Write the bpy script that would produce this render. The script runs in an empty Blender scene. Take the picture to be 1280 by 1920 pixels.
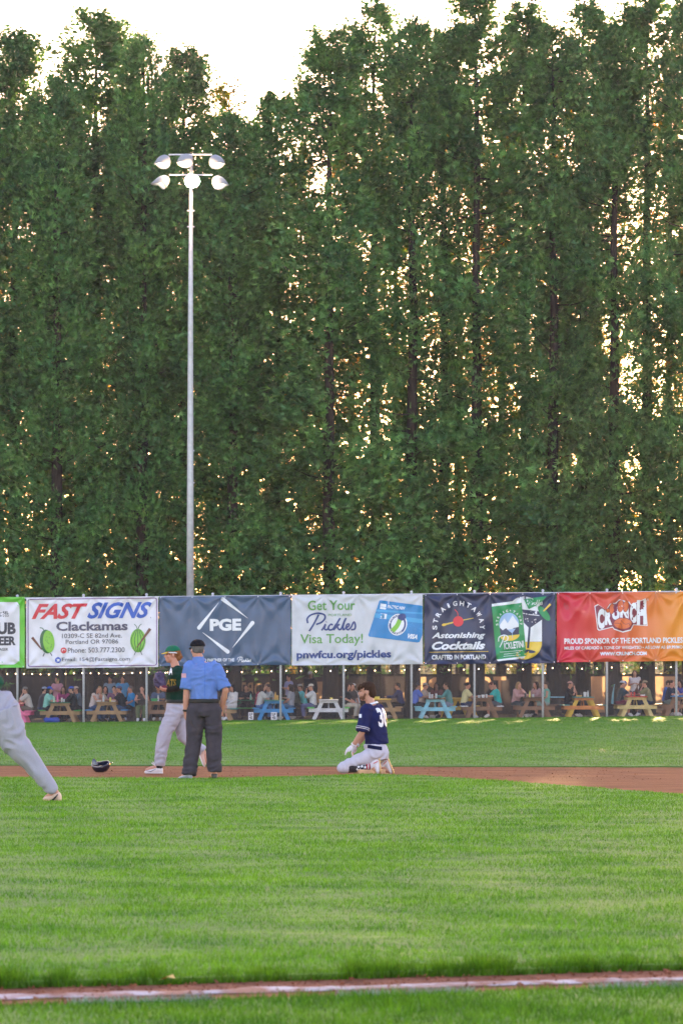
import bpy, bmesh, math, random
import numpy as np
from mathutils import Vector, Matrix, noise
from mathutils.bvhtree import BVHTree

# ------------------------------------------------------------------ camera, sky, sun, exposure
scn = bpy.context.scene
COL = scn.collection
F = 5716.0            # focal length in pixels of a 1280 px wide frame
EYE = 1.2
HOR = 1290.0          # horizon row
cam_d = bpy.data.cameras.new('camera')
cam = bpy.data.objects.new('camera', cam_d); COL.objects.link(cam)
cam.location = (0, 0, EYE); cam.rotation_euler = (math.pi/2, 0, 0)
cam_d.lens = F*36/1920; cam_d.sensor_width = 36; cam_d.shift_y = (HOR-960)/1920
cam_d.clip_start = 0.5; cam_d.clip_end = 4000
cam_d.dof.use_dof = True; cam_d.dof.focus_distance = 62; cam_d.dof.aperture_fstop = 9.0
scn.camera = cam

SUN_EL = math.radians(6.8); SUN_AZ = math.radians(6.0)     # azimuth measured from +Y towards +X
w = bpy.data.worlds.new('World'); scn.world = w; w.use_nodes = True
nt = w.node_tree; nt.nodes.clear()
sky = nt.nodes.new('ShaderNodeTexSky'); sky.sky_type = 'NISHITA'; sky.sun_disc = False
sky.sun_elevation = SUN_EL; sky.sun_rotation = SUN_AZ
sky.air_density = 1.0; sky.dust_density = 0.9; sky.ozone_density = 1.8
bg = nt.nodes.new('ShaderNodeBackground'); bg.inputs['Strength'].default_value = 0.15
wo = nt.nodes.new('ShaderNodeOutputWorld')
wb = nt.nodes.new('ShaderNodeVectorMath'); wb.operation = 'MULTIPLY'; wb.inputs[1].default_value = (1.42, 1.0, 0.97)   # the camera's white balance
nt.links.new(sky.outputs[0], wb.inputs[0]); nt.links.new(wb.outputs[0], bg.inputs[0]); nt.links.new(bg.outputs[0], wo.inputs[0])
sd = bpy.data.lights.new('sun', 'SUN'); sd.energy = 4.0; sd.angle = math.radians(0.5); sd.color = (1.0, 0.66, 0.34)
sun = bpy.data.objects.new('sun', sd); COL.objects.link(sun)
sdir = Vector((math.sin(SUN_AZ)*math.cos(SUN_EL), math.cos(SUN_AZ)*math.cos(SUN_EL), math.sin(SUN_EL)))
sun.rotation_euler = sdir.to_track_quat('Z', 'Y').to_euler()
scn.view_settings.view_transform = 'Standard'; scn.view_settings.look = 'None'
scn.view_settings.gamma = 1.0; scn.view_settings.use_curve_mapping = False
scn.view_settings.exposure = 2.75
scn.render.engine = 'CYCLES'
scn.cycles.max_bounces = 6; scn.cycles.transparent_max_bounces = 6

rnd = random.Random(7)
rg = np.random.default_rng(11)

# ------------------------------------------------------------------ helpers
def X(px, Y): return (px-640)/F*Y
def Z(py, Y): return EYE+(HOR-py)/F*Y
def gz(x, y):
    t = min(1, max(0, (y-45)/60)); return 0.0103*x*t*t*(3-2*t)
def gz_np(x, y):
    t = np.clip((y-45)/60, 0, 1); return 0.0103*x*t*t*(3-2*t)

def mat(name, col, rough=0.8, var=0.0, vscale=8.0, bump=0.0, bscale=60.0, spec=0.3, metal=0.0, emit=0.0, stretch=(1,1,1), coat=0.0, trans=0.0):
    m = bpy.data.materials.new(name); m.use_nodes = True
    t = m.node_tree; b = t.nodes['Principled BSDF']
    c = (col[0], col[1], col[2], 1)
    b.inputs['Base Color'].default_value = c; b.inputs['Roughness'].default_value = rough
    b.inputs['Specular IOR Level'].default_value = spec; b.inputs['Metallic'].default_value = metal
    b.inputs['Coat Weight'].default_value = coat
    if emit: b.inputs['Emission Color'].default_value = c; b.inputs['Emission Strength'].default_value = emit
    if var or bump:
        tc = t.nodes.new('ShaderNodeTexCoord'); mp = t.nodes.new('ShaderNodeMapping'); mp.inputs['Scale'].default_value = stretch
        t.links.new(tc.outputs['Object'], mp.inputs[0])
    if var:
        n = t.nodes.new('ShaderNodeTexNoise'); n.inputs['Scale'].default_value = vscale; n.inputs['Detail'].default_value = 6
        t.links.new(mp.outputs[0], n.inputs['Vector'])
        r = t.nodes.new('ShaderNodeMapRange'); r.inputs[1].default_value = 0.3; r.inputs[2].default_value = 0.7
        r.inputs[3].default_value = 1-var; r.inputs[4].default_value = 1+var
        t.links.new(n.outputs[0], r.inputs[0])
        mx = t.nodes.new('ShaderNodeVectorMath'); mx.operation = 'SCALE'; mx.inputs[0].default_value = col[:3]
        t.links.new(r.outputs[0], mx.inputs['Scale']); t.links.new(mx.outputs[0], b.inputs['Base Color'])
    if bump:
        n2 = t.nodes.new('ShaderNodeTexNoise'); n2.inputs['Scale'].default_value = bscale; n2.inputs['Detail'].default_value = 4
        t.links.new(mp.outputs[0], n2.inputs['Vector'])
        bp = t.nodes.new('ShaderNodeBump'); bp.inputs['Strength'].default_value = bump; bp.inputs['Distance'].default_value = 0.02
        t.links.new(n2.outputs[0], bp.inputs['Height']); t.links.new(bp.outputs[0], b.inputs['Normal'])
    if trans:
        tr = t.nodes.new('ShaderNodeBsdfTranslucent'); ms = t.nodes.new('ShaderNodeMixShader'); ms.inputs[0].default_value = trans
        if var: t.links.new(mx.outputs[0], tr.inputs[0])
        else: tr.inputs[0].default_value = c
        o = t.nodes['Material Output']
        t.links.new(b.outputs[0], ms.inputs[1]); t.links.new(tr.outputs[0], ms.inputs[2]); t.links.new(ms.outputs[0], o.inputs[0])
    return m

def tag(o, label=None, cat=None, group=None, kind=None):
    if label: o['label'] = label
    if cat: o['category'] = cat
    if group: o['group'] = group
    if kind: o['kind'] = kind
    return o
def empty(name, loc, label, cat, group=None, rz=0):
    o = bpy.data.objects.new(name, None); COL.objects.link(o); o.location = loc; o.rotation_euler = (0, 0, rz)
    o.empty_display_size = 0.1
    return tag(o, label, cat, group)
def link(name, me, m=None, parent=None, smooth=False):
    o = bpy.data.objects.new(name, me); COL.objects.link(o)
    if m is not None and len(me.materials) == 0: me.materials.append(m)
    if parent: o.parent = parent
    if smooth: me.shade_smooth()
    return o
def mesh(V, Fc, name='mesh'):
    me = bpy.data.meshes.new(name); me.from_pydata([tuple(v) for v in V], [], Fc); me.update(); return me
def tri_mesh(name, V, tint=None):
    """V: (n,3,3) triangles; tint (n,) stored as a colour attribute"""
    n = len(V); me = bpy.data.meshes.new(name)
    me.vertices.add(n*3); me.vertices.foreach_set('co', V.reshape(-1).astype(np.float32))
    me.loops.add(n*3); me.loops.foreach_set('vertex_index', np.arange(n*3, dtype=np.int32))
    me.polygons.add(n); me.polygons.foreach_set('loop_start', np.arange(0, n*3, 3, dtype=np.int32))
    me.polygons.foreach_set('loop_total', np.full(n, 3, dtype=np.int32))
    me.update(calc_edges=True)
    if tint is not None:
        a = me.attributes.new('tint', 'FLOAT', 'FACE'); a.data.foreach_set('value', tint.astype(np.float32))
    return me

class MB:
    def __init__(s): s.V = []; s.F = []
    def add(s, V, Fc):
        k = len(s.V); s.V += [tuple(v) for v in V]; s.F += [tuple(i+k for i in f) for f in Fc]; return s
    def box(s, c, d, rot=None):
        V = []
        for i in (-1, 1):
            for j in (-1, 1):
                for k in (-1, 1):
                    v = Vector((i*d[0]/2, j*d[1]/2, k*d[2]/2))
                    if rot: v = rot @ v
                    V.append(v+Vector(c))
        return s.add(V, [(0,1,3,2),(4,6,7,5),(0,4,5,1),(2,3,7,6),(0,2,6,4),(1,5,7,3)])
    def bar(s, a, b, w_, t_, up=(0,1,0)):
        a = Vector(a); b = Vector(b); d = (b-a).normalized(); u = Vector(up); u = (u-d*u.dot(d)).normalized(); v = d.cross(u)
        V = []
        for p in (a, b):
            for i, j in ((-1,-1),(1,-1),(1,1),(-1,1)): V.append(p+u*(i*t_/2)+v*(j*w_/2))
        return s.add(V, [(0,3,2,1),(4,5,6,7),(0,1,5,4),(1,2,6,5),(2,3,7,6),(3,0,4,7)])
    def tube(s, pts, r, n=10, caps=True):
        V, Fc = limb(pts, r if hasattr(r, '__len__') else [r]*len(pts), n=n, round_ends=False); return s.add(V, Fc)
    def ell(s, c, r, R=None, n=12): V, Fc = ell(c, r, R, n); return s.add(V, Fc)
    def mesh(s, name='mesh'): return mesh(s.V, s.F, name)

def frame(d):
    d = d.normalized(); a = Vector((0,1,0)) if abs(d.y) < 0.9 else Vector((1,0,0))
    u = (a-d*a.dot(d)).normalized(); return u, d.cross(u)
def loft(rings, n=16):
    """rings: (centre, u half axis, v half axis)"""
    V = []; Fc = []
    for c, u, v in rings:
        for k in range(n):
            a = 2*math.pi*k/n; V.append(Vector(c)+Vector(u)*math.cos(a)+Vector(v)*math.sin(a))
    for i in range(len(rings)-1):
        for k in range(n):
            a = i*n+k; b = i*n+(k+1) % n; Fc.append((a, b, b+n, a+n))
    Fc.append(tuple(reversed(range(n)))); Fc.append(tuple(range((len(rings)-1)*n, len(rings)*n)))
    return V, Fc
def limb(pts, rs, n=14, round_ends=True, flat=1.0):
    pts = [Vector(p) for p in pts]; rings = []
    m = len(pts)
    for i in range(m):
        d = (pts[min(i+1, m-1)]-pts[max(i-1, 0)]); u, v = frame(d); dn = d.normalized()
        if i == 0 and round_ends:
            for f, g in ((0.95, 0.3), (0.7, 0.72), (0.35, 0.94)): rings.append((pts[0]-dn*rs[0]*f, u*rs[0]*g, v*rs[0]*g*flat))
        rings.append((pts[i], u*rs[i], v*rs[i]*flat))
        if i == m-1 and round_ends:
            for f, g in ((0.35, 0.94), (0.7, 0.72), (0.95, 0.3)): rings.append((pts[i]+dn*rs[i]*f, u*rs[i]*g, v*rs[i]*g*flat))
    return loft(rings, n)
def ell(c, r, R=None, n=14):
    V = []; Fc = []; m = n//2+1
    c = Vector(c)
    for i in range(1, m):
        t = math.pi*i/m
        for k in range(n):
            a = 2*math.pi*k/n
            p = Vector((r[0]*math.sin(t)*math.cos(a), r[1]*math.sin(t)*math.sin(a), r[2]*math.cos(t)))
            V.append(c+(R @ p if R else p))
    top = len(V); V.append(c+(R @ Vector((0,0,r[2])) if R else Vector((0,0,r[2])))); bot = len(V); V.append(c-(R @ Vector((0,0,r[2])) if R else Vector((0,0,r[2]))))
    for i in range(m-2):
        for k in range(n):
            a = i*n+k; b = i*n+(k+1) % n; Fc.append((a, a+n, b+n, b))
    for k in range(n):
        Fc.append((top, k, (k+1) % n)); e = (m-2)*n; Fc.append((bot, e+(k+1) % n, e+k))
    return V, Fc
def spline(pts, n=8):
    P = [Vector(p) for p in pts]; P = [P[0]*2-P[1]]+P+[P[-1]*2-P[-2]]; out = []
    for i in range(1, len(P)-2):
        for k in range(n):
            t = k/n; a, b, c, d = P[i-1], P[i], P[i+1], P[i+2]
            out.append(0.5*((2*b)+(c-a)*t+(2*a-5*b+4*c-d)*t*t+(3*b-a-3*c+d)*t**3))
    out.append(P[-2]); return out
def fuse(parts, voxel, smooth=2, fold=0.0, fs=(9, 9, 16), seed=0, name='mesh'):
    """closed pieces -> one continuous skin, with cloth folds pushed along the normals"""
    b = MB()
    for V, Fc in parts: b.add(V, Fc)
    o = bpy.data.objects.new('work', b.mesh()); COL.objects.link(o)
    md = o.modifiers.new('r', 'REMESH'); md.mode = 'VOXEL'; md.voxel_size = voxel
    if smooth:
        s = o.modifiers.new('s', 'SMOOTH'); s.iterations = smooth; s.factor = 0.5
    dg = bpy.context.evaluated_depsgraph_get()
    me = bpy.data.meshes.new_from_object(o.evaluated_get(dg)); me.name = name
    bpy.data.objects.remove(o)
    if fold:
        me.update()
        for v in me.vertices:
            c = v.co; q = noise.noise(Vector((c.x*3+seed, c.y*3, c.z*3)))*1.5
            a = noise.noise(Vector((c.x*fs[0]*.55+c.z*fs[2]*.35+q, c.y*fs[1]*.6+seed, c.z*fs[2]*.45-c.x*fs[0]*.7+q*2)))
            v.co = c+v.normal*(fold*1.25*(1-abs(a)*3.0))
    me.materials.clear(); me.shade_smooth(); return me

# ------------------------------------------------------------------ materials
def grass_mat(name, base, blades):
    m = bpy.data.materials.new(name); m.use_nodes = True; t = m.node_tree; b = t.nodes['Principled BSDF']
    g = t.nodes.new('ShaderNodeNewGeometry'); mp = t.nodes.new('ShaderNodeMapping'); mp.inputs['Scale'].default_value = (0.55, 1.0, 1)
    t.links.new(g.outputs['Position'], mp.inputs[0])
    n1 = t.nodes.new('ShaderNodeTexNoise'); n1.inputs['Scale'].default_value = 1.7; n1.inputs['Detail'].default_value = 8; n1.inputs['Roughness'].default_value = 0.65
    t.links.new(mp.outputs[0], n1.inputs['Vector'])
    cr = t.nodes.new('ShaderNodeValToRGB'); e = cr.color_ramp.elements
    e[0].position = 0.36; e[0].color = (base[0]*0.66, base[1]*0.76, base[2]*0.85, 1)
    e[1].position = 0.66; e[1].color = (base[0]*1.40, base[1]*1.2, base[2]*1.05, 1)
    t.links.new(n1.outputs[0], cr.inputs[0])
    src = cr.outputs[0]
    if blades:
        at = t.nodes.new('ShaderNodeAttribute'); at.attribute_name = 'tint'
        vm = t.nodes.new('ShaderNodeVectorMath'); vm.operation = 'SCALE'
        t.links.new(src, vm.inputs[0]); t.links.new(at.outputs['Fac'], vm.inputs['Scale'])
        n3 = t.nodes.new('ShaderNodeTexNoise'); n3.inputs['Scale'].default_value = 13; n3.inputs['Detail'].default_value = 3; t.links.new(g.outputs['Position'], n3.inputs['Vector'])
        c3 = t.nodes.new('ShaderNodeValToRGB'); c3.color_ramp.elements[0].position = 0.36; c3.color_ramp.elements[0].color = (0.66, 0.72, 0.80, 1)
        c3.color_ramp.elements[1].position = 0.62; c3.color_ramp.elements[1].color = (1.12, 1.1, 0.85, 1); t.links.new(n3.outputs[0], c3.inputs[0])
        v3 = t.nodes.new('ShaderNodeVectorMath'); v3.operation = 'MULTIPLY'; t.links.new(vm.outputs[0], v3.inputs[0]); t.links.new(c3.outputs[0], v3.inputs[1])
        src = v3.outputs[0]
        tr = t.nodes.new('ShaderNodeBsdfTranslucent'); ms = t.nodes.new('ShaderNodeMixShader'); ms.inputs[0].default_value = 0.4
        t.links.new(src, tr.inputs[0]); o = t.nodes['Material Output']
        t.links.new(b.outputs[0], ms.inputs[1]); t.links.new(tr.outputs[0], ms.inputs[2]); t.links.new(ms.outputs[0], o.inputs[0])
    else:
        n2 = t.nodes.new('ShaderNodeTexNoise'); n2.inputs['Scale'].default_value = 9; n2.inputs['Detail'].default_value = 5
        t.links.new(mp.outputs[0], n2.inputs['Vector'])
        bp = t.nodes.new('ShaderNodeBump'); bp.inputs['Strength'].default_value = 0.7; bp.inputs['Distance'].default_value = 0.05
        t.links.new(n2.outputs[0], bp.inputs['Height']); t.links.new(bp.outputs[0], b.inputs['Normal'])
    t.links.new(src, b.inputs['Base Color']); b.inputs['Roughness'].default_value = 0.75; b.inputs['Specular IOR Level'].default_value = 0.15
    return m
def leaf_mat(name, base, trans, warm=(1.5, 1.25, 0.5)):
    m = bpy.data.materials.new(name); m.use_nodes = True; t = m.node_tree; b = t.nodes['Principled BSDF']
    at = t.nodes.new('ShaderNodeAttribute'); at.attribute_name = 'tint'
    g = t.nodes.new('ShaderNodeTexCoord')
    n1 = t.nodes.new('ShaderNodeTexNoise'); n1.inputs['Scale'].default_value = 0.7; n1.inputs['Detail'].default_value = 3
    t.links.new(g.outputs['Object'], n1.inputs['Vector'])
    cr = t.nodes.new('ShaderNodeValToRGB'); e = cr.color_ramp.elements
    e[0].position = 0.35; e[0].color = (base[0]*0.75, base[1]*0.8, base[2]*0.95, 1)
    e[1].position = 0.68; e[1].color = (base[0]*1.5, base[1]*1.3, base[2]*1.0, 1)
    t.links.new(n1.outputs[0], cr.inputs[0])
    vm = t.nodes.new('ShaderNodeVectorMath'); vm.operation = 'SCALE'
    t.links.new(cr.outputs[0], vm.inputs[0]); t.links.new(at.outputs['Fac'], vm.inputs['Scale'])
    t.links.new(vm.outputs[0], b.inputs['Base Color']); b.inputs['Roughness'].default_value = 0.6; b.inputs['Specular IOR Level'].default_value = 0.25
    wv = t.nodes.new('ShaderNodeVectorMath'); wv.operation = 'MULTIPLY'; wv.inputs[1].default_value = warm
    t.links.new(vm.outputs[0], wv.inputs[0])
    tr = t.nodes.new('ShaderNodeBsdfTranslucent'); ms = t.nodes.new('ShaderNodeMixShader'); ms.inputs[0].default_value = trans
    t.links.new(wv.outputs[0], tr.inputs[0]); o = t.nodes['Material Output']
    t.links.new(b.outputs[0], ms.inputs[1]); t.links.new(tr.outputs[0], ms.inputs[2]); t.links.new(ms.outputs[0], o.inputs[0])
    return m

M_turf_in = grass_mat('infield_turf', (0.095, 0.20, 0.032), False)
M_turf_out = grass_mat('outfield_turf', (0.085, 0.19, 0.042), False)
M_blade = grass_mat('grass_blade', (0.128, 0.33, 0.018), True)
M_blade_out = grass_mat('grass_blade_outfield', (0.112, 0.285, 0.026), True)
M_clay = mat('infield_clay', (0.225, 0.088, 0.037), 0.95, 0.34, 3.0, 1.0, 26, spec=0.1, stretch=(0.35, 1.3, 1))
M_clay_near = mat('foul_line_clay', (0.27, 0.105, 0.060), 0.95, 0.35, 7, 0.8, 40, spec=0.1)
M_picnic_soil = mat('bark_soil', (0.05, 0.035, 0.028), 0.95, 0.4, 3, 0.6, 20)
M_ground = mat('ground_soil', (0.08, 0.08, 0.04), 0.95, 0.3, 0.5)
M_leaf = leaf_mat('cedar_foliage', (0.082, 0.205, 0.070), 0.36, (1.4, 1.3, 0.6))
M_leaf_glow = leaf_mat('cedar_foliage_sun_tint', (0.13, 0.145, 0.040), 0.65, (3.2, 1.9, 0.45))  # gold tint paints the low sun's glow into the second row leaves
M_dec = leaf_mat('broad_leaves', (0.10, 0.14, 0.03), 0.55, (2.0, 1.5, 0.35))
M_bark = mat('bark', (0.034, 0.028, 0.023), 0.95, 0.4, 6, 0.8, 22, stretch=(3, 3, 0.6))
M_galv = mat('galvanised_steel', (0.58, 0.60, 0.66), 0.5, 0.12, 14, spec=0.5, metal=0.15)
M_wire = mat('fence_wire', (0.16, 0.16, 0.18), 0.5, metal=0.3)
M_pole = mat('light_pole_steel', (0.46, 0.48, 0.52), 0.55, 0.12, 6, metal=0.4)
M_fixt = mat('fixture_white', (0.30, 0.31, 0.34), 0.5)
M_lamp = mat('lamp_lens', (1.0, 0.84, 0.62), emit=2.5)
M_lamp_hot = mat('lamp_lens_hot', (1.0, 0.84, 0.62), emit=120)
M_bulb = mat('string_bulb', (1.0, 0.62, 0.34), emit=4)
M_black = mat('black_wire', (0.02, 0.02, 0.02), 0.6)

# ------------------------------------------------------------------ ground
def sheet(name, x0, x1, nx, near, far, ny, dz, m, xs=None):
    xs = np.linspace(x0, x1, nx) if xs is None else np.array(xs)
    V = []; Fc = []
    for x in xs:
        a, b = near(x), far(x)
        for j in range(ny):
            y = a+(b-a)*j/(ny-1); V.append((x, y, gz(x, y)+dz))
    for i in range(len(xs)-1):
        for j in range(ny-1):
            k = i*ny+j; Fc.append((k, k+ny, k+ny+1, k+1))
    o = link(name, mesh(V, Fc), m, smooth=True); return tag(o, kind='structure')
gx = sorted(set(list(np.linspace(-60, 60, 49))+[-1500, -600, -200, 200, 600, 1500]))
sheet('ground', 0, 0, 0, lambda x: -60, lambda x: 2500, 120, -0.06, M_ground, xs=gx)
sheet('infield_dirt', -60, 60, 121, lambda x: -20, lambda x: 47.5, 60, 0.0, M_clay)
fx = [-60, -4.47, -1.3, -0.3, 0.43, 1.13, 1.77, 2.36, 2.9, 3.39, 3.75, 6, 9, 20, 60]
fy = [38.5, 39.9, 39.7, 40.6, 41.6, 40.6, 39.0, 37.5, 36.1, 34.6, 33.5, 28.5, 25, 24, 27.5]
def wob(x, s): return 0.05*noise.noise(Vector((x*2.2, s, 0)))+0.04*noise.noise(Vector((x*9, s+3, 0)))
def lip(x): return 12.50+0.29*x+wob(x, 1.0)*0.8
def far_in(x): return float(np.interp(x, fx, fy))+wob(x, 4)
def near_out(x): return 46.55-0.1*x+wob(x, 9)*2
def near_edge(x): return 11.69+0.29*x+wob(x, 6)*0.8
fine = sorted(set([round(v, 3) for v in np.arange(-8, 8.01, 0.08)]+list(np.linspace(-60, 60, 61))))
def solid_turf(name, xs, near, far, ny, h, m):
    V = []; Fc = []
    for x in xs:
        a, b = near(x), far(x)
        V.append((x, a, gz(x, a)-0.02))
        for j in range(ny):
            y = a+(b-a)*j/(ny-1); V.append((x, y, gz(x, y)+h))
        V.append((x, b, gz(x, b)-0.02))
    r = ny+2
    for i in range(len(xs)-1):
        for j in range(r-1):
            k = i*r+j; Fc.append((k, k+r, k+r+1, k+1))
    return tag(link(name, mesh(V, Fc), m), kind='structure')
solid_turf('infield_turf', fine, lip, far_in, 40, 0.03, M_turf_in)
solid_turf('foreground_turf', fine, lambda x: -18.0, near_edge, 12, 0.02, M_turf_in)
solid_turf('outfield_turf', fine, near_out, lambda x: 114.3, 70, 0.02, M_turf_out)
sheet('picnic_ground', -60, 60, 61, lambda x: 114.0, lambda x: 142, 30, 0.005, M_picnic_soil)
# clay of the foul line strip, then the worn chalk line on it
def cl(x): return 12.10+0.29*x
sheet('foul_line_strip', 0, 0, 0, lambda x: near_edge(x)-0.05, lambda x: lip(x)+0.05, 10, 0.005, M_clay_near, xs=fine)
mc = mat('chalk', (0.50, 0.45, 0.46), 0.95, 0.3, 9)
t_ = mc.node_tree; b_ = t_.nodes['Principled BSDF']
n_ = t_.nodes.new('ShaderNodeTexNoise'); n_.inputs['Scale'].default_value = 7; n_.inputs['Detail'].default_value = 7
g_ = t_.nodes.new('ShaderNodeTexCoord'); t_.links.new(g_.outputs['Object'], n_.inputs['Vector'])
r_ = t_.nodes.new('ShaderNodeMapRange'); r_.inputs[1].default_value = 0.44; r_.inputs[2].default_value = 0.62
t_.links.new(n_.outputs[0], r_.inputs[0])
mx_ = t_.nodes.new('ShaderNodeMixRGB'); mx_.inputs[1].default_value = (0.30, 0.14, 0.10, 1); mx_.inputs[2].default_value = (0.50, 0.44, 0.46, 1)
t_.links.new(r_.outputs[0], mx_.inputs[0]); t_.links.new(mx_.outputs[0], b_.inputs['Base Color'])
def chalk_sheet():
    V = []; Fc = []; xs = np.arange(-40, 40, 0.06)
    for i, x in enumerate(xs):
        wv = 0.080+0.045*noise.noise(Vector((x*5, 2, 0))); c = cl(x)+0.03*noise.noise(Vector((x*3, 7, 0)))
        for j, s in enumerate((-1, -0.4, 0.4, 1)):
            V.append((x, c+s*wv, 0.009+(0.010 if abs(s) < 0.5 else 0)*(0.6+noise.noise(Vector((x*8, s, 1))))))
    for i in range(len(xs)-1):
        for j in range(3):
            k = i*4+j; Fc.append((k, k+4, k+5, k+1))
    return tag(link('chalk_foul_line', mesh(V, Fc), mc, smooth=True), kind='structure')
chalk_sheet()

# grass blades, one object per lawn
def blades(name, y0, y1, n, h0, h1, w0, inside, m, powr=1.0, base=0.028, tint=(0.6, 1.35)):
    u = rg.random(n)**powr; y = y0+(y1-y0)*u; hw = 0.125*y+0.5
    x = (rg.random(n)*2-1)*hw
    k = inside(x, y); x = x[k]; y = y[k]; n = len(x)
    d = y/12.0; wd = w0*(0.5+0.5*d)*(0.7+0.6*rg.random(n)); cl_ = 0.5+0.5*np.sin(x*3.1+2*np.sin(y*1.7))*np.sin(y*2.3+x)
    h = h0+(h1-h0)*rg.random(n)**1.5; h *= 0.75+0.5*cl_
    z = gz_np(x, y)+base-0.012
    a = rg.random(n)*np.pi; ux, uy = np.cos(a)*wd/2, np.sin(a)*wd/2*0.5
    le = rg.normal(0, 0.45, (n, 2))*h[:, None]
    T = np.zeros((n, 3, 3))
    T[:, 0] = np.stack([x-ux, y-uy, z], 1); T[:, 1] = np.stack([x+ux, y+uy, z], 1)
    T[:, 2] = np.stack([x+le[:, 0], y+le[:, 1], z+h], 1)
    ti = tint[0]+(tint[1]-tint[0])*rg.random(n)
    return T, ti
lip_v = lambda x: 12.50+0.29*x
fin = lambda x: np.interp(x, fx, fy)
parts = [blades('g', 12.0, 22, 260000, 0.018, 0.042, 0.005, lambda x, y: y > lip_v(x)+0.01, M_blade, 1.2),
         blades('g', 22, 42, 280000, 0.02, 0.045, 0.005, lambda x, y: y < fin(x)-0.02, M_blade, 1.1)]
# ragged longer grass along the lip
n = 26000; x = (rg.random(n)*2-1)*3.0; off = np.abs(rg.normal(0, 0.16, n)); y = lip_v(x)+off-0.015+np.array([wob(a_, 1.0)*0.8 for a_ in x])
cl_ = np.clip(0.5+0.9*np.sin(x*9.3+1.8*np.sin(x*17.1))*np.cos(x*5.1), 0.1, 1.3)
h = (0.028+0.045*rg.random(n))*(0.55+0.6*cl_)
T = np.zeros((n, 3, 3)); a = rg.random(n)*np.pi; wd = 0.006
T[:, 0] = np.stack([x-np.cos(a)*wd/2, y-np.sin(a)*wd/2, 0*x+0.0], 1); T[:, 1] = np.stack([x+np.cos(a)*wd/2, y+np.sin(a)*wd/2, 0*x+0.0], 1)
T[:, 2] = np.stack([x+rg.normal(0, 0.022, n), y+rg.normal(-0.02, 0.022, n), h+0.01], 1)
parts.append((T, 0.35+0.7*rg.random(n)))
ti_all = np.concatenate([p[1] for p in parts]); V_all = np.concatenate([p[0] for p in parts])
tag(link('infield_grass', tri_mesh('infield_grass', V_all, ti_all), M_blade), 'short green infield grass between the foul line and the base path', 'grass', kind='stuff')
p = blades('g', 9.5, 12.4, 90000, 0.02, 0.048, 0.005, lambda x, y: y < 11.69+0.29*x+0.01, M_blade, 0.8, base=0.02, tint=(0.4, 1.15))
tag(link('foreground_grass', tri_mesh('foreground_grass', p[0], p[1]), M_blade), 'blurred grass in front of the chalk line at the bottom edge', 'grass', kind='stuff')
n = 9000; x = (rg.random(n)*2-1)*2.2; y = 11.69+0.29*x-np.abs(rg.normal(0, 0.05, n))+0.03
k = (0.5+0.5*np.sin(x*6+np.sin(x*13)))>0.35; x = x[k]; y = y[k]; n = len(x)
T = np.zeros((n, 3, 3)); a = rg.random(n)*np.pi
T[:, 0] = np.stack([x-np.cos(a)*.003, y-np.sin(a)*.003, 0*x+0.0], 1); T[:, 1] = np.stack([x+np.cos(a)*.003, y+np.sin(a)*.003, 0*x+0.0], 1)
T[:, 2] = np.stack([x+rg.normal(0, 0.02, n), y+rg.normal(0, 0.02, n), 0.02+0.035*rg.random(n)], 1)
tag(link('chalk_dusted_grass', tri_mesh('chalk_dusted_grass', T), mat('dusted_blade', (0.33, 0.36, 0.32), 0.9, 0.3, 12)), 'pale chalk dusted blades along the near edge of the dirt strip', 'grass', kind='stuff')
pa = blades('g', 45.5, 70, 210000, 0.02, 0.042, 0.0035, lambda x, y: y > 46.55-0.1*x, M_blade_out, 1.0, base=0.02)
pb = blades('g', 70, 114, 210000, 0.02, 0.05, 0.0035, lambda x, y: y > 0, M_blade_out, 1.0, base=0.02)
tag(link('outfield_grass', tri_mesh('outfield_grass', np.concatenate([pa[0], pb[0]]), np.concatenate([pa[1], pb[1]])), M_blade_out), 'short outfield grass between the base path and the fence', 'grass', kind='stuff')
# clods on the clay
def clods(n, xr, yf, s0, s1, name, label, m):
    T = []
    x = (rg.random(n)*2-1)*xr; u = rg.random(n)
    for i in range(n):
        yy = yf(x[i], u[i]); s = s0+(s1-s0)*rg.random()**3
        c = np.array([x[i], yy, 0.006+s*0.2]); P = rg.normal(0, 1, (4, 3)); P = P/np.linalg.norm(P, axis=1)[:, None]*s
        for a, b, d in ((0,1,2),(0,2,3),(0,3,1),(1,3,2)): T.append([c+P[a], c+P[b], c+P[d]])
    return tag(link(name, tri_mesh(name, np.array(T)), m), label, 'clay crumbs', kind='stuff')
clods(3500, 2.6, lambda x, u: 11.72+0.29*x+u*0.8, 0.004, 0.016, 'clay_crumbs', 'loose reddish clay crumbs along the foul line strip', M_clay_near)
clods(3000, 4.2, lambda x, u: 39.5+u*7.2, 0.003, 0.013, 'clay_clods', 'small clods and scuffed crumbs on the base path clay', M_clay)
# fallen leaf by the chalk
tag(link('fallen_leaf', MB().add([(-.73,12.22,.03),(-.70,12.20,.045),(-.665,12.22,.035),(-.675,12.25,.05),(-.71,12.26,.03)], [(0,1,2,3,4)]).mesh(), mat('dry_leaf', (0.62,0.40,0.12), 0.7)), 'single yellow leaf lying on the dirt above the chalk line', 'leaf')

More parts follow.
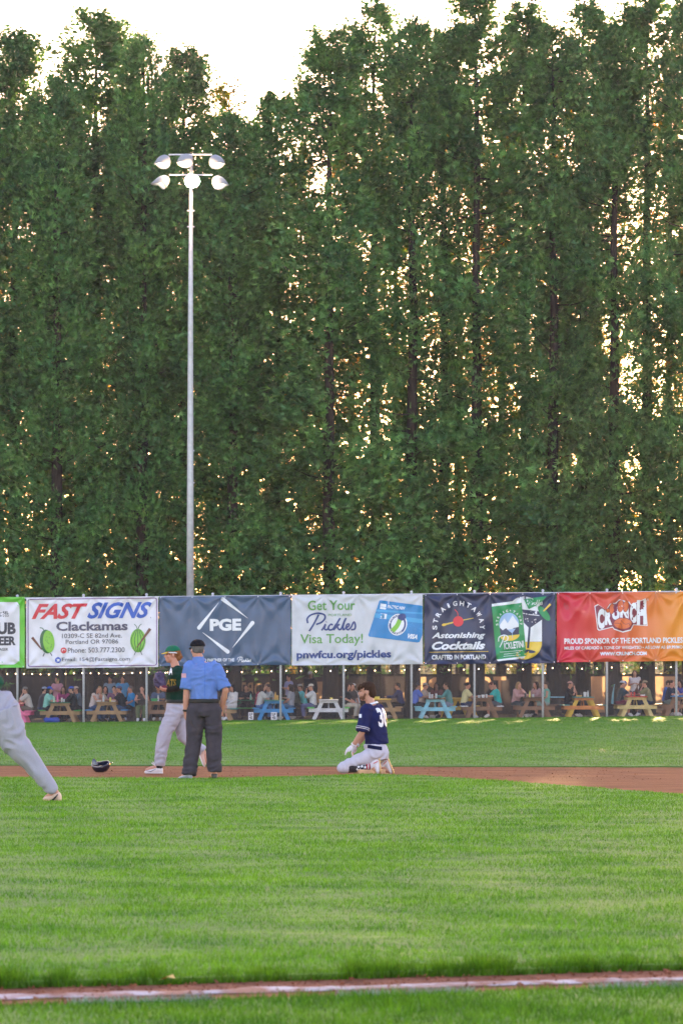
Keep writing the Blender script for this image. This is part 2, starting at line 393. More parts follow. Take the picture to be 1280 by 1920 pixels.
# ------------------------------------------------------------------ trees
def crown_tris(H, R, z0, seed, nb, ms, L=0.30, blades_=5, wd=0.05, point=0.52, thin=1.0):
    g = np.random.default_rng(seed)
    u = g.random(nb); t = u**0.82; z = z0+(H-z0)*t
    az = g.random(nb)*2*np.pi; ph = g.random(4)*6
    prof = np.minimum((1-t)*(H-z0)/5.4+0.02, 1)**point*(0.90+0.11*np.sin(t*11+ph[0])+0.09*np.sin(t*29+ph[1]))*(1.12-0.30*t)
    prof = np.clip(prof, 0.06, 1.25)
    lob = 1+0.22*np.sin(2*az+ph[2]+t*9)+0.12*np.sin(5*az+ph[3]+t*23)
    Rb = R*prof*lob*(0.60+0.52*g.random(nb)**0.8)
    # leave some heights thin so that light comes through
    gap = np.sin(t*17+ph[1])*np.sin(az*1.5+t*7+ph[0])
    keep = g.random(nb) > np.clip(gap+0.05, 0, 1)*thin*np.interp(t, [0, .22, .38, .75, .9, 1], [0, .25, 1, 1, .25, 0])
    z, az, Rb, t = z[keep], az[keep], Rb[keep], t[keep]; nb = len(z)
    dirs = np.stack([np.cos(az), np.sin(az), np.zeros(nb)], 1)
    base = np.stack([0*z, 0*z, z-0.25*Rb], 1); tip = base+dirs*Rb[:, None]; tip[:, 2] += Rb*(0.05+0.35*g.random(nb))
    s = 0.12+0.93*np.sqrt(g.random((nb, ms)))
    c = base[:, None, :]+(tip-base)[:, None, :]*s[:, :, None]
    c[:, :, 2] -= (0.25*np.sin(s*np.pi))
    rad = (0.06+0.19*np.minimum(Rb, 1.9))[:, None, None]
    c = c+g.normal(0, 1, (nb, ms, 3))*rad*np.array([0.62, 0.62, 1.0])
    c = c.reshape(-1, 3); n = len(c); dd = np.repeat(dirs, ms, 0)
    d = dd*0.55+g.normal(0, 0.45, (n, 3))+np.array([0, 0, 0.38])
    d /= np.linalg.norm(d, axis=1)[:, None]
    side = np.cross(d, g.normal(0, 1, (n, 3))); side /= np.linalg.norm(side, axis=1)[:, None]
    Ls = L*(0.6+0.7*g.random(n))*np.repeat(0.55+0.45*np.minimum(1, (1-t)*6), ms); out = []; tt = []
    ti = (0.65+0.7*g.random(n))*np.repeat(0.65+0.75*g.random(nb), ms)
    for k in range(blades_):
        f = (k-(blades_-1)/2)/max(1, (blades_-1)/2)
        b0 = c+d*(Ls*0.12*abs(f))[:, None]; e = c+(d+side*f*0.75)*(Ls*(1-0.3*abs(f)))[:, None]
        nn = np.cross(side, d); ww = (side*(1-abs(f)*0.6)-d*f*0.6+nn*g.normal(0, 0.4, (n, 1)))*wd*0.5
        T = np.stack([b0-ww, b0+ww, e], 1); out.append(T); tt.append(ti*(0.85+0.3*g.random(n)))
    return np.concatenate(out), np.concatenate(tt), base, tip
def trunk_mesh(H, r0, seed, base, tip):
    g = random.Random(seed); b = MB(); pts = []; rs = []
    for i in range(11):
        t = i/10; pts.append((g.uniform(-.08, .08)*(i > 0), g.uniform(-.08, .08)*(i > 0), -0.1+(H-0.6)*t)); rs.append(r0*(1-t)**0.8+0.03)
    rs[0] = r0*1.25; b.tube(pts, rs, n=10)
    idx = list(range(len(base))); g.shuffle(idx)
    for i in idx[:90]:
        p, q = Vector(base[i]), Vector(tip[i]); m_ = (p+q)/2+Vector((0, 0, -0.1))
        b.tube([p, m_, q], [0.035, 0.024, 0.008], n=3)
    return b.mesh()
HT = 27.0
CR = []
for s in range(9):
    T, ti, ba, tp = crown_tris(HT, 2.30+0.15*(s % 3), 2.8, 100+s, 480 if s < 4 else 390, 48 if s < 4 else 56, L=0.30, wd=0.062, thin=0.15 if s < 4 else 2.3)
    CR.append((tri_mesh('cedar_crown', T, ti), trunk_mesh(HT, 0.34, s, ba, tp)))
CRB = []
for s in range(3):
    T, ti, ba, tp = crown_tris(HT, 1.8, 2.8, 200+s, 190, 34, L=0.34, wd=0.062, thin=0.4)
    CRB.append((tri_mesh('cedar_crown_sparse', T, ti*1.15), trunk_mesh(HT, 0.26, 20+s, ba, tp)))
def cedar(px, top, Y, k, label, group, rz, m=None, wsc=1.0):
    x = X(px, Y); H = Z(top, Y)-gz(x, Y)+0.6
    o = empty('cedar_tree', (x, Y, gz(x, Y)), label, 'tree', group, rz)
    o.scale = (wsc, wsc, H/HT)
    S_ = CRB if m else CR; k = k % len(S_); c = link('crown', S_[k][0], M_leaf, o); tk = link('trunk', S_[k][1], M_bark, o)
    tk.scale = (0.85/wsc, 0.85/wsc, 1)
    if m:
        c.material_slots[0].link = 'OBJECT'; c.material_slots[0].material = m
    return o
front = [(-75,110,'just outside the left edge of the photo'),(28,85,'at the left edge behind the green beer banner'),(108,175,'short one above the red slanted lettering'),
 (180,50,'tall rounded one above the blue slanted lettering'),(268,95,'left of the light pole, second to the left'),(348,118,'standing directly behind the light pole head'),
 (437,240,'low one behind the slate blue banner right of the pole'),(520,203,'dark pointed one right of the low notch in the skyline'),(618,80,'behind the left half of the pale card banner'),
 (702,38,'tall one behind the right half of the pale card banner'),(772,62,'with its bare trunk showing, above the seam right of the pale banner'),(832,85,'narrow one behind the cocktail banner lettering'),
 (893,3,'very tall broad one above the cocktail banner'),(982,28,'above the picture of the green can'),(1036,80,'narrow one above the seam of the cocktail and red banners'),
 (1092,28,'above the left part of the red banner'),(1150,75,'thin one above the fist logo'),(1212,-30,'tallest one, cut off by the top of the photo'),(1292,-5,'at the right edge of the photo'),(1372,30,'just outside the right edge of the photo')]
for i, (px, top, wh) in enumerate(front):
    cedar(px, top, 120.8+(i % 2)*2.4+rnd.uniform(0, 1.6), i % 4 if px < 560 else 4+i % 5, 'front row cedar '+wh, 'cedars in the front row behind the fence', rnd.uniform(0, 6.28), wsc={180: 1.5, 893: 1.35, 1212: 1.4, 28: 1.25, 348: 1.2, 702: 1.25, 618: 1.2, 982: 1.2, 1092: 1.15, 520: 1.25}.get(px, 0.9+0.12*rnd.random()))
back = [(70,150),(225,130),(310,190),(400,300),(480,330),(565,240),(660,150),(740,140),(860,130),(940,120),(1060,120),(1120,140),(1255,60),(1340,60),(0,160),(150,260)]
bw = ['right of the green beer banner', 'above the middle of the white lettered banner', 'just left of the light pole', 'just right of the light pole', 'above the diamond of bats', 'above the left end of the pale banner', 'above the script on the pale banner',
      'above the blue bank card', 'above the arched cocktail lettering', 'above the left edge of the green can', 'above the left end of the red banner', 'above the top of the fist', 'near the low sun', 'past the right edge of the photo', 'at the left edge of the photo', 'above the end of the slanted lettering']
for i, (px, top) in enumerate(back):
    cedar(px, top+60, 132+rnd.uniform(0, 4), (i*4+3) % 9, 'second row cedar seen through the gaps '+bw[i], 'cedars in the second row', rnd.uniform(0, 6.28), M_leaf_glow, 0.9)
# yellow-green broadleaf tree in the notch
T, ti, ba, tp = crown_tris(23.0, 2.6, 9.0, 55, 130, 34, L=0.24, blades_=4, wd=0.10, point=0.5)
o = empty('broadleaf_tree', (X(432, 128), 128, 0), 'yellow green leafy tree showing in the low notch right of the floodlights', 'tree')
o.scale = (1, 1, (Z(172, 128)+0.4)/23.0)
link('crown', tri_mesh('leafy_crown', T, ti), M_dec, o); link('trunk', trunk_mesh(23.0, 0.25, 77, ba, tp), M_bark, o)
hn = 15000; hx = rg.uniform(-19, 19, hn); hy = rg.normal(0, 0.35, hn); hh = np.where(hx < 1.0, 3.0, 1.5)+0.35*np.sin(hx*1.3)+0.25*np.sin(hx*3.7+1)  # hedge added to cover bright sky, lower at right so sun reaches screen
hz = rg.random(hn)*hh; hc = np.stack([hx, hy, hz], 1); hd = rg.normal(0, 1, (hn, 3)); hd /= np.linalg.norm(hd, axis=1)[:, None]
hs_ = np.cross(hd, rg.normal(0, 1, (hn, 3))); hs_ /= np.linalg.norm(hs_, axis=1)[:, None]
HTri = np.stack([hc-hs_*0.11, hc+hs_*0.11, hc+hd*0.34], 1)
hedge = link('hedge', tri_mesh('hedge', HTri, 0.5+0.6*rg.random(hn)), M_leaf); hedge.location = (0, 134.5, 0)
tag(hedge, 'dense dark hedge added behind the windscreen fence to cover bright sky', 'hedge')
fn = 26000; hx = rg.uniform(-75, 75, fn); hy = rg.normal(0, 3, fn); hh = 7.0+1.3*np.sin(hx*0.31)+0.9*np.sin(hx*0.9+1)+0.5*np.sin(hx*2.3)
hc = np.stack([hx, hy, rg.random(fn)*hh], 1); hd = rg.normal(0, 1, (fn, 3)); hd /= np.linalg.norm(hd, axis=1)[:, None]
hs_ = np.cross(hd, rg.normal(0, 1, (fn, 3))); hs_ /= np.linalg.norm(hs_, axis=1)[:, None]
fo = link('distant_trees', tri_mesh('distant_trees', np.stack([hc-hs_*0.4, hc+hs_*0.4, hc+hd*1.1], 1), 0.6+0.7*rg.random(fn)), M_dec); fo.location = (0, 330, 0)
tag(fo, 'far low line of trees beyond the ballpark', 'trees', kind='stuff')
# sunlit shrubs behind the picnic screen
for i, (px, wdt, hh, lb) in enumerate([(980, 1.3, 2.6, 'sunlit yellow green shrub right of the thick trunk behind the cocktail banner'), (1062, 1.5, 2.7, 'sunlit yellow shrub under the left end of the red banner'),
        (830, 1.4, 2.3, 'dim green shrub over the screen behind the light blue table'), (900, 1.0, 2.4, 'small shrub over the lit screen lettering'), (1200, 1.6, 2.4, 'green shrub over the sunlit screen right of the bat'),
        (1262, 1.2, 2.6, 'yellow green shrub over the screen at the right edge'), (60, 2.2, 2.5, 'dim green shrub over the dark screen at the far left'), (120, 1.8, 2.6, 'dim green shrub second from the left'), (468, 1.8, 2.4, 'dim green shrub behind the string lights right of the umpire'), (655, 1.8, 2.3, 'dim green shrub over the plain grey screen')]):
    T, ti, ba, tp = crown_tris(hh, wdt*0.6, 0.3, 300+i, 60, 26, L=0.16, blades_=3, wd=0.10, point=0.4)
    o = empty('shrub', (X(px, 131), 131, gz(X(px, 131), 131)), lb, 'shrub', 'shrubs behind the picnic screen')
    link('crown', tri_mesh('shrub_crown', T, ti), M_dec, o)
    bb = MB()
    for q in range(10): bb.tube([(0, 0, 0), tp[q]], [0.03, 0.008], n=4)
    link('stem', bb.mesh(), M_bark, o)

# ------------------------------------------------------------------ fence
FY = 114.0
post_px = [-92, 33, 157, 275, 399, 526, 644, 771, 889, 1017, 1137, 1267, 1392]
fence = empty('chain_link_fence', (0, FY, 0), 'tall galvanised chain link outfield fence with steel posts', 'fence')
FH = 4.70
pm = MB().tube([(0, 0, -0.1), (0, 0, FH+0.04)], 0.042, n=12).ell((0, 0, FH+0.07), (0.055, 0.055, 0.05)).mesh(); pm.shade_smooth()
for px in post_px:
    x = X(px, FY); o = link('post', pm, M_galv, fence); o.location = (x, 0.035, gz(x, FY))
xl, xr = X(post_px[0], FY), X(post_px[-1], FY)
rl = MB().tube([(xl, 0, gz(xl, FY)+FH-0.02), (xr, 0, gz(xr, FY)+FH-0.02)], 0.024, n=8).mesh(); link('top_rail', rl, M_galv, fence)
b = MB(); S = 0.060; k0 = int((xl-FH)/S)-1; k1 = int((xr+FH)/S)+1
for k in range(k0, k1):
    for sg, yy in ((1, -0.012), (-1, -0.016)):
        a = Vector((k*S, yy, 0.0)); c = Vector((k*S+sg*FH, yy, FH-0.03))
        # clip to the fence ends
        def cut(p, q):
            if p.x < xl: p = p+(q-p)*((xl-p.x)/(q.x-p.x)) if q.x > p.x else None
            elif p.x > xr: p = p+(q-p)*((p.x-xr)/(p.x-q.x)) if q.x < p.x else None
            return p
        a2 = cut(a, c)
        if a2 is None: continue
        c2 = cut(c, a2)
        if c2 is None: continue
        a2 = a2+Vector((0, 0, gz(a2.x, FY))); c2 = c2+Vector((0, 0, gz(c2.x, FY)))
        b.tube([a2, c2], 0.0019, n=3)
tag(link('wire_mesh', b.mesh(), M_wire, fence), kind='stuff')

# ------------------------------------------------------------------ haze volume, added to imitate lens glare
hz_ = MB().box((0, 168, 16.0), (170, 376, 34.5)).mesh(); mh = bpy.data.materials.new('haze'); mh.use_nodes = True; th = mh.node_tree; th.nodes.clear()
pv = th.nodes.new('ShaderNodeVolumePrincipled'); pv.inputs['Color'].default_value = (0.85, 0.9, 1.0, 1); pv.inputs['Density'].default_value = 0.00014; pv.inputs['Anisotropy'].default_value = 0.6
ho = th.nodes.new('ShaderNodeOutputMaterial'); th.links.new(pv.outputs[0], ho.inputs['Volume'])
hzo = link('haze', hz_, mh); tag(hzo, 'thin haze volume added to imitate lens glare over the trees', 'haze', kind='stuff')

# ------------------------------------------------------------------ banners
BY = 113.9
def P2(px, py):             # photo pixel on the banner plane -> metres
    return X(px, BY), Z(py, BY)
class Banner:
    def __init__(s, x0, x1, ytl, yb, label, base_mat, amp, seed, ngrom=5):
        # corners in pixels; the fence climbs to the right, so the y of the art is given at the banner's own slope
        s.x0, s.x1, s.yt, s.yb = x0, x1, ytl, yb
        s.u0, s.u1 = X(x0, BY), X(x1, BY); s.z1, s.z0 = Z(ytl, BY), Z(yb, BY)
        s.amp = amp*2.9; s.seed = seed
        s.root = empty('banner', ((s.u0+s.u1)/2, BY, s.z0), label, 'banner', 'sponsor banners hung on the outfield fence')
        s.g = [(s.u0+(s.u1-s.u0)*i/(ngrom-1), s.z1) for i in range(ngrom)]+[(s.u0+(s.u1-s.u0)*i/(ngrom-1), s.z0) for i in range(ngrom)]
        s.layers = {}; s.uid = 0
        nx, nz = 100, 53; V = []; Fc = []
        for i in range(nx+1):
            for j in range(nz+1):
                u = s.u0+(s.u1-s.u0)*i/nx; z = s.z0+(s.z1-s.z0)*j/nz; V.append(s.pos(u, z, 0))
        for i in range(nx):
            for j in range(nz):
                k = i*(nz+1)+j; Fc.append((k, k+nz+1, k+nz+2, k+1))
        me = mesh(V, Fc); o = link('sheet', me, base_mat, s.root, smooth=True); s.fix(o, V)
        gb = MB()
        for gx_, gz_ in s.g:
            q = s.pos(gx_+(0.05 if gx_ < s.u0+.1 else -0.05 if gx_ > s.u1-.1 else 0), gz_+(-0.04 if gz_ == s.z1 else 0.04), 0.004)
            gb.ell(q, (0.022, 0.006, 0.022), n=8)
        o = link('grommet', gb.mesh(), M_galv, s.root); s.shift(o)
    def hgt(s, u, z):
        h = 0
        for i, (gx_, gz_) in enumerate(s.g):
            dx, dz = u-gx_, z-gz_; r = math.hypot(dx, dz)+0.02; th = math.atan2(dz, dx)
            h += s.amp*math.exp(-r/0.75)*min(1, r/0.2)*math.cos(9*th+i*1.7+s.seed)
        h += s.amp*1.1*noise.noise(Vector((u*0.9+s.seed, z*0.5, s.seed)))
        q = noise.noise(Vector((u*1.6+s.seed*3, z*0.45-u*0.5, 3.3))); h += s.amp*0.8*(1-abs(q)*3)
        return h
    def pos(s, u, z, off):
        # follow the climb of the fence
        return Vector((u, -s.hgt(u, z)-off, z+0.0103*(u-(s.u0+s.u1)/2)))
    def nrm(s, u, z):
        e = 0.02; dx = (s.hgt(u+e, z)-s.hgt(u-e, z))/(2*e); dz = (s.hgt(u, z+e)-s.hgt(u, z-e))/(2*e)
        return Vector((-dx, -1, -dz)).normalized()
    def shift(s, o):
        o.data.transform(Matrix.Translation((-s.root.location.x, 0, -s.root.location.z)))
    def fix(s, o, UV=None):
        s.shift(o)
    # art goes in as flat polygons in banner metres, is cut up and laid on the folds
    def put(s, m, V, Fc, lvl=1, name='lettering'):
        key = (m.name, lvl, name, s.uid if name == 'lettering' else 0); s.layers.setdefault(key, (m, MB()))[1].add([(v[0], v[1], 0) for v in V], Fc)
    def poly(s, m, pts, lvl=1, name='logo'):
        s.put(m, [P2(*p) for p in pts], [tuple(range(len(pts)))], lvl, name)
    def oval(s, m, c, r, rot=0, lvl=1, name='logo', n=24, a0=0, a1=360):
        pts = []; k = math.radians(rot)
        for i in range(n):
            a = math.radians(a0+(a1-a0)*i/(n if a1-a0 == 360 else n-1)); ex, ey = r[0]*math.cos(a), r[1]*math.sin(a)
            pts.append((c[0]+ex*math.cos(k)-ey*math.sin(k), c[1]+ex*math.sin(k)+ey*math.cos(k)))
        s.poly(m, pts, lvl, name)
    def stroke(s, m, pts, wd, lvl=1, name='logo', sm=True):
        if sm and len(pts) > 2: pts = [tuple(p)[:2] for p in spline([Vector((p[0], p[1], 0)) for p in pts], 6)]
        V = []; n_ = len(pts)
        for i, p in enumerate(pts):
            a = pts[max(0, i-1)]; c = pts[min(n_-1, i+1)]; dx, dy = c[0]-a[0], c[1]-a[1]; L = math.hypot(dx, dy) or 1
            w_ = wd if not hasattr(wd, '__len__') else wd[0]+(wd[1]-wd[0])*i/(n_-1)
            nx_, ny_ = -dy/L*w_/2, dx/L*w_/2
            V += [P2(p[0]+nx_, p[1]+ny_), P2(p[0]-nx_, p[1]-ny_)]
        s.put(m, V, [(2*i, 2*i+1, 2*i+3, 2*i+2) for i in range(n_-1)], lvl, name)
    def text(s, m, txt, x0, y0, x1, y1, shear=0, bold=0.0, lvl=1, rot=0, name='lettering', mirror=False, space=1.0, uid=True):
        if uid: s.uid += 1
        V, Fc = text_geo(txt, shear, bold, space)
        xs = [v[0] for v in V]; ys = [v[1] for v in V]; a, b_, c, d = min(xs), max(xs), min(ys), max(ys)
        cx, cy = (x0+x1)/2, (y0+y1)/2; R = math.radians(rot); out = []
        for v in V:
            ex = ((v[0]-a)/(b_-a)-0.5)*(x1-x0); ey = -((v[1]-c)/(d-c)-0.5)*(y1-y0)
            out.append(P2(cx+ex*math.cos(R)-ey*math.sin(R), cy+ex*math.sin(R)+ey*math.cos(R)))
        s.put(m, out, Fc, lvl, name)
    def finish(s):
        for (mn, lvl, name, ui), (m, b) in s.layers.items():
            bm = bmesh.new(); vs = [bm.verts.new(v) for v in b.V]
            for f in b.F:
                try: bm.faces.new([vs[i] for i in f])
                except ValueError: pass
            bm.normal_update(); bmesh.ops.reverse_faces(bm, faces=[f for f in bm.faces if f.normal.z < 0])
            bmesh.ops.triangulate(bm, faces=[f for f in bm.faces if len(f.verts) > 4])
            us = [v.co.x for v in bm.verts]; zs = [v.co.y for v in bm.verts]
            for ax, lo, hi in ((0, min(us), max(us)), (1, min(zs), max(zs))):
                q = math.floor(lo/0.10)*0.10+0.10
                while q < hi:
                    co = Vector((q, 0, 0)) if ax == 0 else Vector((0, q, 0)); no = Vector((1, 0, 0)) if ax == 0 else Vector((0, 1, 0))
                    bmesh.ops.bisect_plane(bm, geom=bm.verts[:]+bm.edges[:]+bm.faces[:], plane_co=co, plane_no=no, dist=1e-5); q += 0.10
            nr = []
            # drop what would hang over the sheet's edge
            kill = [f for f in bm.faces if not (s.u0-0.01 < f.calc_center_median().x < s.u1+0.01)]
            bmesh.ops.delete(bm, geom=kill, context='FACES')
            for v in bm.verts:
                u, z = v.co.x, v.co.y; nr.append(s.nrm(u, z)); v.co = s.pos(u, z, 0.004*lvl+0.012)
            bm.verts.index_update(); me = bpy.data.meshes.new(name); bm.to_mesh(me); bm.free()
            if not len(me.polygons): continue
            o = link(name, me, m, s.root, smooth=True); s.shift(o)
            # every print faces the field
            me.normals_split_custom_set_from_vertices([tuple(v) for v in nr])
_tc = {}
def text_geo(txt, shear=0, bold=0.0, space=1.0):
    key = (txt, shear, bold, space)
    if key in _tc: return _tc[key]
    cu = bpy.data.curves.new('text', 'FONT'); cu.body = txt; cu.shear = shear; cu.offset = bold; cu.resolution_u = 3; cu.space_character = space
    o = bpy.data.objects.new('text', cu); COL.objects.link(o)
    dg = bpy.context.evaluated_depsgraph_get(); me = bpy.data.meshes.new_from_object(o.evaluated_get(dg))
    V = [tuple(v.co)[:2] for v in me.vertices]; Fc = [tuple(p.vertices) for p in me.polygons]
    bpy.data.objects.remove(o); bpy.data.meshes.remove(me); _tc[key] = (V, Fc); return V, Fc

def vinyl(name, col, **k):
    return mat(name, col, 0.38, 0.07, 2.5, 0.10, 14, spec=0.5, **k)
K_white = vinyl('vinyl_white', (0.66, 0.65, 0.72)); K_pale = vinyl('vinyl_pale', (0.52, 0.54, 0.60)); K_print_w = vinyl('print_white', (0.72, 0.74, 0.80))
K_slate = vinyl('vinyl_slate', (0.058, 0.10, 0.185)); K_navy = vinyl('vinyl_navy', (0.020, 0.030, 0.085)); K_lime = vinyl('vinyl_lime', (0.13, 0.48, 0.05))
K_red = vinyl('print_red', (0.55, 0.03, 0.05)); K_blue = vinyl('print_blue', (0.02, 0.09, 0.45)); K_grey = vinyl('print_grey', (0.07, 0.07, 0.13))
K_purple = vinyl('print_purple', (0.22, 0.13, 0.30)); K_green = vinyl('print_green', (0.10, 0.30, 0.07)); K_dnavy = vinyl('print_navy', (0.015, 0.045, 0.20))
K_card = vinyl('print_card_blue', (0.01, 0.20, 0.50)); K_cyan = vinyl('print_card_light', (0.04, 0.32, 0.62)); K_gold = vinyl('print_gold', (0.70, 0.48, 0.05))
K_cgreen = vinyl('print_can_green', (0.02, 0.26, 0.09)); K_dk = vinyl('print_dark', (0.03, 0.035, 0.06)); K_sky = vinyl('print_sky', (0.30, 0.45, 0.70))
K_leafg = vinyl('print_leaf', (0.20, 0.48, 0.05)); K_dgreen = vinyl('print_dark_green', (0.02, 0.12, 0.05)); K_brown = vinyl('print_brown', (0.14, 0.05, 0.04))
K_maroon = vinyl('print_maroon', (0.20, 0.02, 0.05)); K_orange = vinyl('print_orange', (0.62, 0.13, 0.03)); K_cherry = vinyl('print_cherry', (0.62, 0.02, 0.03))

def script_pickles(bn, m, x0, y0, x1, y1, wd, lvl=1):
    bn.uid += 1; W_, H_ = x1-x0, y1-y0
    def q(L): return [(x0+a*W_, y0+b*H_) for a, b in L]
    S_ = [ [(0.05,0.98),(0.13,0.65),(0.22,0.2),(0.24,0.08)],
           [(0.02,0.55),(0.01,0.3),(0.08,0.1),(0.22,0.0),(0.35,0.08),(0.37,0.28),(0.30,0.5),(0.19,0.62)],
           [(0.30,0.95),(0.33,0.85),(0.38,0.62),(0.36,0.85),(0.40,0.92),(0.45,0.82)], [(0.395,0.50),(0.40,0.47)],
           [(0.53,0.66),(0.49,0.62),(0.44,0.78),(0.46,0.92),(0.53,0.88),(0.60,0.6)],
           [(0.55,0.95),(0.62,0.55),(0.68,0.28)], [(0.57,0.85),(0.64,0.68),(0.66,0.62),(0.62,0.72),(0.66,0.92),(0.71,0.85)],
           [(0.71,0.85),(0.76,0.5),(0.80,0.28),(0.75,0.6),(0.74,0.90),(0.78,0.88)],
           [(0.78,0.85),(0.85,0.74),(0.86,0.62),(0.82,0.64),(0.80,0.82),(0.84,0.93),(0.90,0.80)],
           [(0.90,0.80),(0.96,0.50),(0.99,0.72),(0.97,0.90),(0.90,0.93)] ]
    for st in S_: bn.stroke(m, q(st), wd, lvl, name='lettering')
def arc_text(bn, m, txt, cx, cy, r, hgt, wdt, a0, a1, lvl=1, ry=None):
    n_ = len(txt); ry = ry or r; bn.uid += 1
    for i, ch in enumerate(txt):
        a = math.radians(a0+(a1-a0)*i/(n_-1)); x_, y_ = cx+r*math.cos(a), cy-ry*math.sin(a)
        ww = wdt*(0.5 if ch in 'iI' else 1)
        bn.text(m, ch, x_-ww/2, y_-hgt/2, x_+ww/2, y_+hgt/2, bold=0.03, lvl=lvl, rot=90-math.degrees(a), uid=False)

# A beer banner (right end in view)
bn = Banner(-203, 47, 1120.5, 1253, 'lime green beer banner cut off by the left edge of the photo', K_lime, 0.020, 1)
bn.poly(K_white, [(-195, 1130), (33, 1130), (37, 1136), (37, 1241), (27, 1247), (-195, 1247)], 1, 'white_panel')
bn.text(K_dk, 'PUB', -17, 1168, 30, 1190.5, bold=0.05, lvl=2); bn.text(K_dk, 'BEER', -11, 1194, 30, 1211, bold=0.05, lvl=2)
bn.text(K_dk, 'BARREL', -8, 1147, 17.5, 1152, bold=0.03, lvl=2); bn.text(K_dk, 'BREWING CO', -13, 1153, 17.5, 1157.5, bold=0.03, lvl=2); bn.text(K_dk, 'LAGER', -3, 1216, 16, 1221, bold=0.02, lvl=2)
bn.finish()
# B sign shop banner
bn = Banner(50, 297, 1119.5, 1252, 'white banner with red and blue slanted lettering and a purple border', K_white, 0.013, 2)
def rrect(bn, m, x0, y0, x1, y1, r, wd, lvl=1):
    pts = []
    for cx, cy, a in ((x1-r, y0+r, -90), (x1-r, y1-r, 0), (x0+r, y1-r, 90), (x0+r, y0+r, 180)):
        for k in range(5): t = math.radians(a+k*22.5); pts.append((cx+r*math.cos(t), cy+r*math.sin(t)))
    pts.append(pts[0]); bn.stroke(m, pts, wd, lvl, name='border', sm=False)
rrect(bn, K_purple, 53.5, 1122.5, 294, 1248.5, 4, 1.8)
bn.text(K_red, 'FAST', 60, 1131, 165, 1160, shear=0.45, bold=0.035); bn.text(K_blue, 'SIGNS', 164, 1129.5, 285, 1160, shear=0.45, bold=0.035)
bn.text(K_grey, 'Clackamas', 106, 1165, 240, 1182.5, bold=0.03)
bn.text(K_dk, '10309-C SE 82nd Ave.', 117, 1187.5, 229, 1196); bn.text(K_dk, 'Portland OR 97086', 124, 1199, 222, 1207)
bn.oval(K_red, (120, 1219), (5.6, 5.6)); bn.stroke(K_white, [(117.5, 1221), (118, 1218), (121, 1217), (123, 1219)], 1.2, 2)
bn.text(K_dk, 'Phone: 503.777.2300', 128, 1214, 234, 1223.5)
bn.oval(K_blue, (109.5, 1237), (5.6, 5.6)); bn.poly(K_white, [(106.5, 1235), (112.5, 1235), (112.5, 1239.5), (106.5, 1239.5)], 2)
bn.text(K_dk, 'Email: 154@Fastsigns.com', 117, 1232, 244, 1241.5)
bn.oval(K_dgreen, (88, 1202), (12.5, 22.5), -6); bn.oval(K_leafg, (92, 1202), (10.5, 21), -6, lvl=2)
for i in range(14): bn.oval(K_dgreen, (86+rnd.random()*12, 1186+rnd.random()*32), (0.7, 0.9), lvl=3, n=6)
bn.stroke(K_dgreen, [(83, 1181), (80, 1177), (75, 1176)], 1.5, 1); bn.stroke(K_brown, [(61, 1194), (79, 1217)], (5, 2), 3, sm=False)
bn.stroke(K_dk, [(84, 1224), (81, 1230)], 1.4, 1, sm=False); bn.stroke(K_dk, [(95, 1223), (98, 1229)], 1.4, 1, sm=False)
bn.oval(K_leafg, (259, 1202), (14.5, 22)); 
for dx in (-10, -5, 0, 5, 10): bn.stroke(K_dgreen, [(259+dx*0.4, 1181), (259+dx*1.25, 1202), (259+dx*0.5, 1223)], 1.3, 2)
bn.stroke(K_dgreen, [(258, 1181), (256, 1175), (252, 1171)], 1.2, 1); bn.stroke(K_dgreen, [(259, 1181), (262, 1174), (266, 1171)], 1.2, 1)
bn.stroke(K_brown, [(282, 1180), (257, 1215)], (5.5, 1.8), 3, sm=False)
bn.stroke(K_dk, [(255, 1223), (252, 1229)], 1, 1, sm=False); bn.stroke(K_dk, [(264, 1223), (267, 1229)], 1, 1, sm=False)
bn.text(K_grey, 'R', 282.2, 1158, 284.2, 1160.4)
bn.finish()
# C power company banner
bn = Banner(299, 545.5, 1117.5, 1248, 'slate blue banner with three white letters inside four crossed bat shapes', K_slate, 0.014, 3)
bn.text(K_print_w, 'PGE', 393.6, 1160, 452.4, 1183, bold=0.05)
for a, b_, wf in (((373.5, 1176.5), (410, 1130), 7.5), ((418, 1123.5), (464.5, 1159.6), 7.5), ((473.5, 1168.5), (436, 1214.5), 7.5), ((427, 1222), (380.2, 1185.4), 7.5)):
    bn.stroke(K_print_w, [a, b_], (wf, 0.6), 1, sm=False); bn.oval(K_print_w, a, (wf/2, wf/2))
bn.text(K_print_w, 'PROUD PARTNER OF THE', 366, 1234.4, 439.5, 1240.4, bold=0.03); script_pickles(bn, K_print_w, 445, 1232, 470.5, 1242, 1.1)
for c, dx, dy in (((300, 1118.5), 1, 1), ((544.5, 1118.5), -1, 1), ((300, 1247), 1, -1), ((544.5, 1247), -1, -1)):
    bn.stroke(K_grey, [(c[0], c[1]+dy*9), (c[0]+dx*9, c[1])], 0.8, 1, sm=False)
bn.finish()
